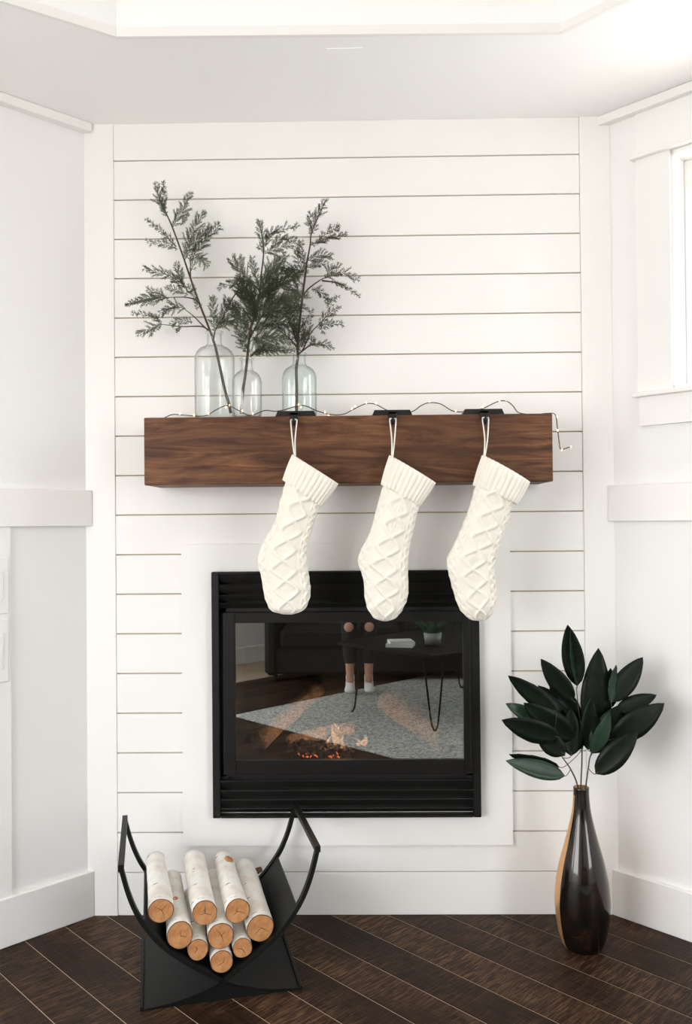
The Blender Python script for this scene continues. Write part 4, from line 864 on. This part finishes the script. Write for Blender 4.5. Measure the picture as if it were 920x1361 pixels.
for sx_ in (-1, 1):         # fingers curl in around the phone, thumb on the near side
    for f in range(4):
        z = 1.292-.017*f; l_ = (.9, 1.0, .95, .78)[f]
        skin('finger', [((sx_*.066, .485, z), .0085), ((sx_*.058, .485+.030*l_, z), .008), ((sx_*.042, .485+.040*l_, z-.002), .0072), ((sx_*.028, .485+.040*l_, z-.004), .0065)], [(0, 1), (1, 2), (2, 3)], 'skin', pe, 1)
    skin('thumb', [((sx_*.070, .455, 1.255), .011), ((sx_*.052, .462, 1.272), .0095), ((sx_*.032, .472, 1.288), .008)], [(0, 1), (1, 2)], 'skin', pe, 1)
# head: one lofted surface with nose, then eyes, ears, hair
bm = bmesh.new(); bmesh.ops.create_uvsphere(bm, u_segments=40, v_segments=30, radius=1)
for v_ in bm.verts:
    x, y, z = v_.co; jaw = 1-.28*max(0, -z)**1.3
    fx, fy, fz = x*.075*jaw, y*.093*(1-.12*max(0, -z)), z*.118
    if y > .3:
        fy += .022*math.exp(-((x)/.16)**2)*math.exp(-((z+.18)/.16)**2)                # nose
        fy -= .010*math.exp(-((abs(x)-.38)/.16)**2)*math.exp(-((z-.02)/.13)**2)       # eye sockets
        fy += .006*math.exp(-(x/.28)**2)*math.exp(-((z+.52)/.09)**2)                  # lips
        fy += .007*math.exp(-(x/.25)**2)*math.exp(-((z+.86)/.14)**2)                  # chin
    v_.co = (fx, fy+.02, fz+1.605)
obj('head', bm, 'skin', pe, True, local=True)
for sx_ in (-1, 1):
    bm = bmesh.new(); bmesh.ops.create_uvsphere(bm, u_segments=12, v_segments=8, radius=.010, matrix=Matrix.Translation((sx_*.029, .099, 1.608))); obj('eye', bm, 'eye', pe, True, local=True)
    bm = bmesh.new(); bmesh.ops.create_uvsphere(bm, u_segments=12, v_segments=8, radius=1, matrix=Matrix.Translation((sx_*.076, .012, 1.598)) @ Matrix.Diagonal((.010, .018, .030, 1))); obj('ear', bm, 'skin', pe, True, local=True)
bm = bmesh.new(); bmesh.ops.create_uvsphere(bm, u_segments=32, v_segments=24, radius=1)
for v_ in bm.verts:
    x, y, z = v_.co
    if y > .25: y = .25+(y-.25)*(.9 if z > .55 else .05)
    v_.co = (x*(.088+.012*max(0, -z)), y*.108-.004, z*.135+(1.615 if z > 0 else 1.615+z*.14))
obj('hair', bm, 'hair', pe, True, local=True)
# black sweater and ripped black jeans
bm = bmesh.new(); pr_ = [((.06, .055), 1.445), ((.11, .08), 1.415), ((.155, .105), 1.375), ((.165, .115), 1.28), ((.145, .11), 1.10), ((.165, .125), .97), ((.182, .140), .90), ((.190, .146), .84), ((.184, .140), .835)]
rings = [[bm.verts.new((a_*math.cos(2*PI*k/36), b_*math.sin(2*PI*k/36), z)) for k in range(36)] for (a_, b_), z in pr_]
for A_, B_ in zip(rings, rings[1:]):
    for k in range(36): bm.faces.new((A_[k], B_[k], B_[(k+1) % 36], A_[(k+1) % 36]))
obj('sweater', bm, 'dress', pe, True, local=True)
skin('jeans', [((0, 0, .95), (.120, .09))] + [((sx_*x, y, z), r) for sx_ in (-1, 1) for x, y, z, r in ((.085, 0, .84, .096), (.080, .01, .66, .080), (.075, .02, .50, .064), (.072, .005, .38, .062), (.070, -.005, .26, .052), (.068, -.002, .185, .045))],
     [(0, 1), (1, 2), (2, 3), (3, 4), (4, 5), (5, 6), (0, 7), (7, 8), (8, 9), (9, 10), (10, 11), (11, 12)], 'dress', pe)
for sx_ in (-1, 1):
    bm = bmesh.new(); bmesh.ops.create_uvsphere(bm, u_segments=16, v_segments=12, radius=1, matrix=Matrix.Translation((sx_*.075, .052, .485)) @ Matrix.Diagonal((.038, .034, .048, 1))); obj('knee', bm, 'skin', pe, True, local=True)
for sx_ in (-1, 1):
    skin('sleeve', [((sx_*.12, 0, 1.385), .062), ((sx_*.18, .0, 1.37), .062), ((sx_*.225, .03, 1.24), .054)], [(0, 1), (1, 2)], 'dress', pe, 1)
    skin('sock', [((sx_*.068, -.03, .042), .034), ((sx_*.068, .0, .14), .038), ((sx_*.070, .05, .036), (.038, .026)), ((sx_*.073, .11, .032), (.042, .022)), ((sx_*.075, .155, .028), (.036, .018))], [(0, 1), (0, 2), (2, 3), (3, 4)], 'sock', pe)
ph = thing('phone', 'black phone held up by the photographer', 'phone', (px_, py_+.497, 1.22))
obj('phone_body', box((-.038, -.004, 0), (.038, .004, .15), None, .003), 'black_satin', ph, local=True)
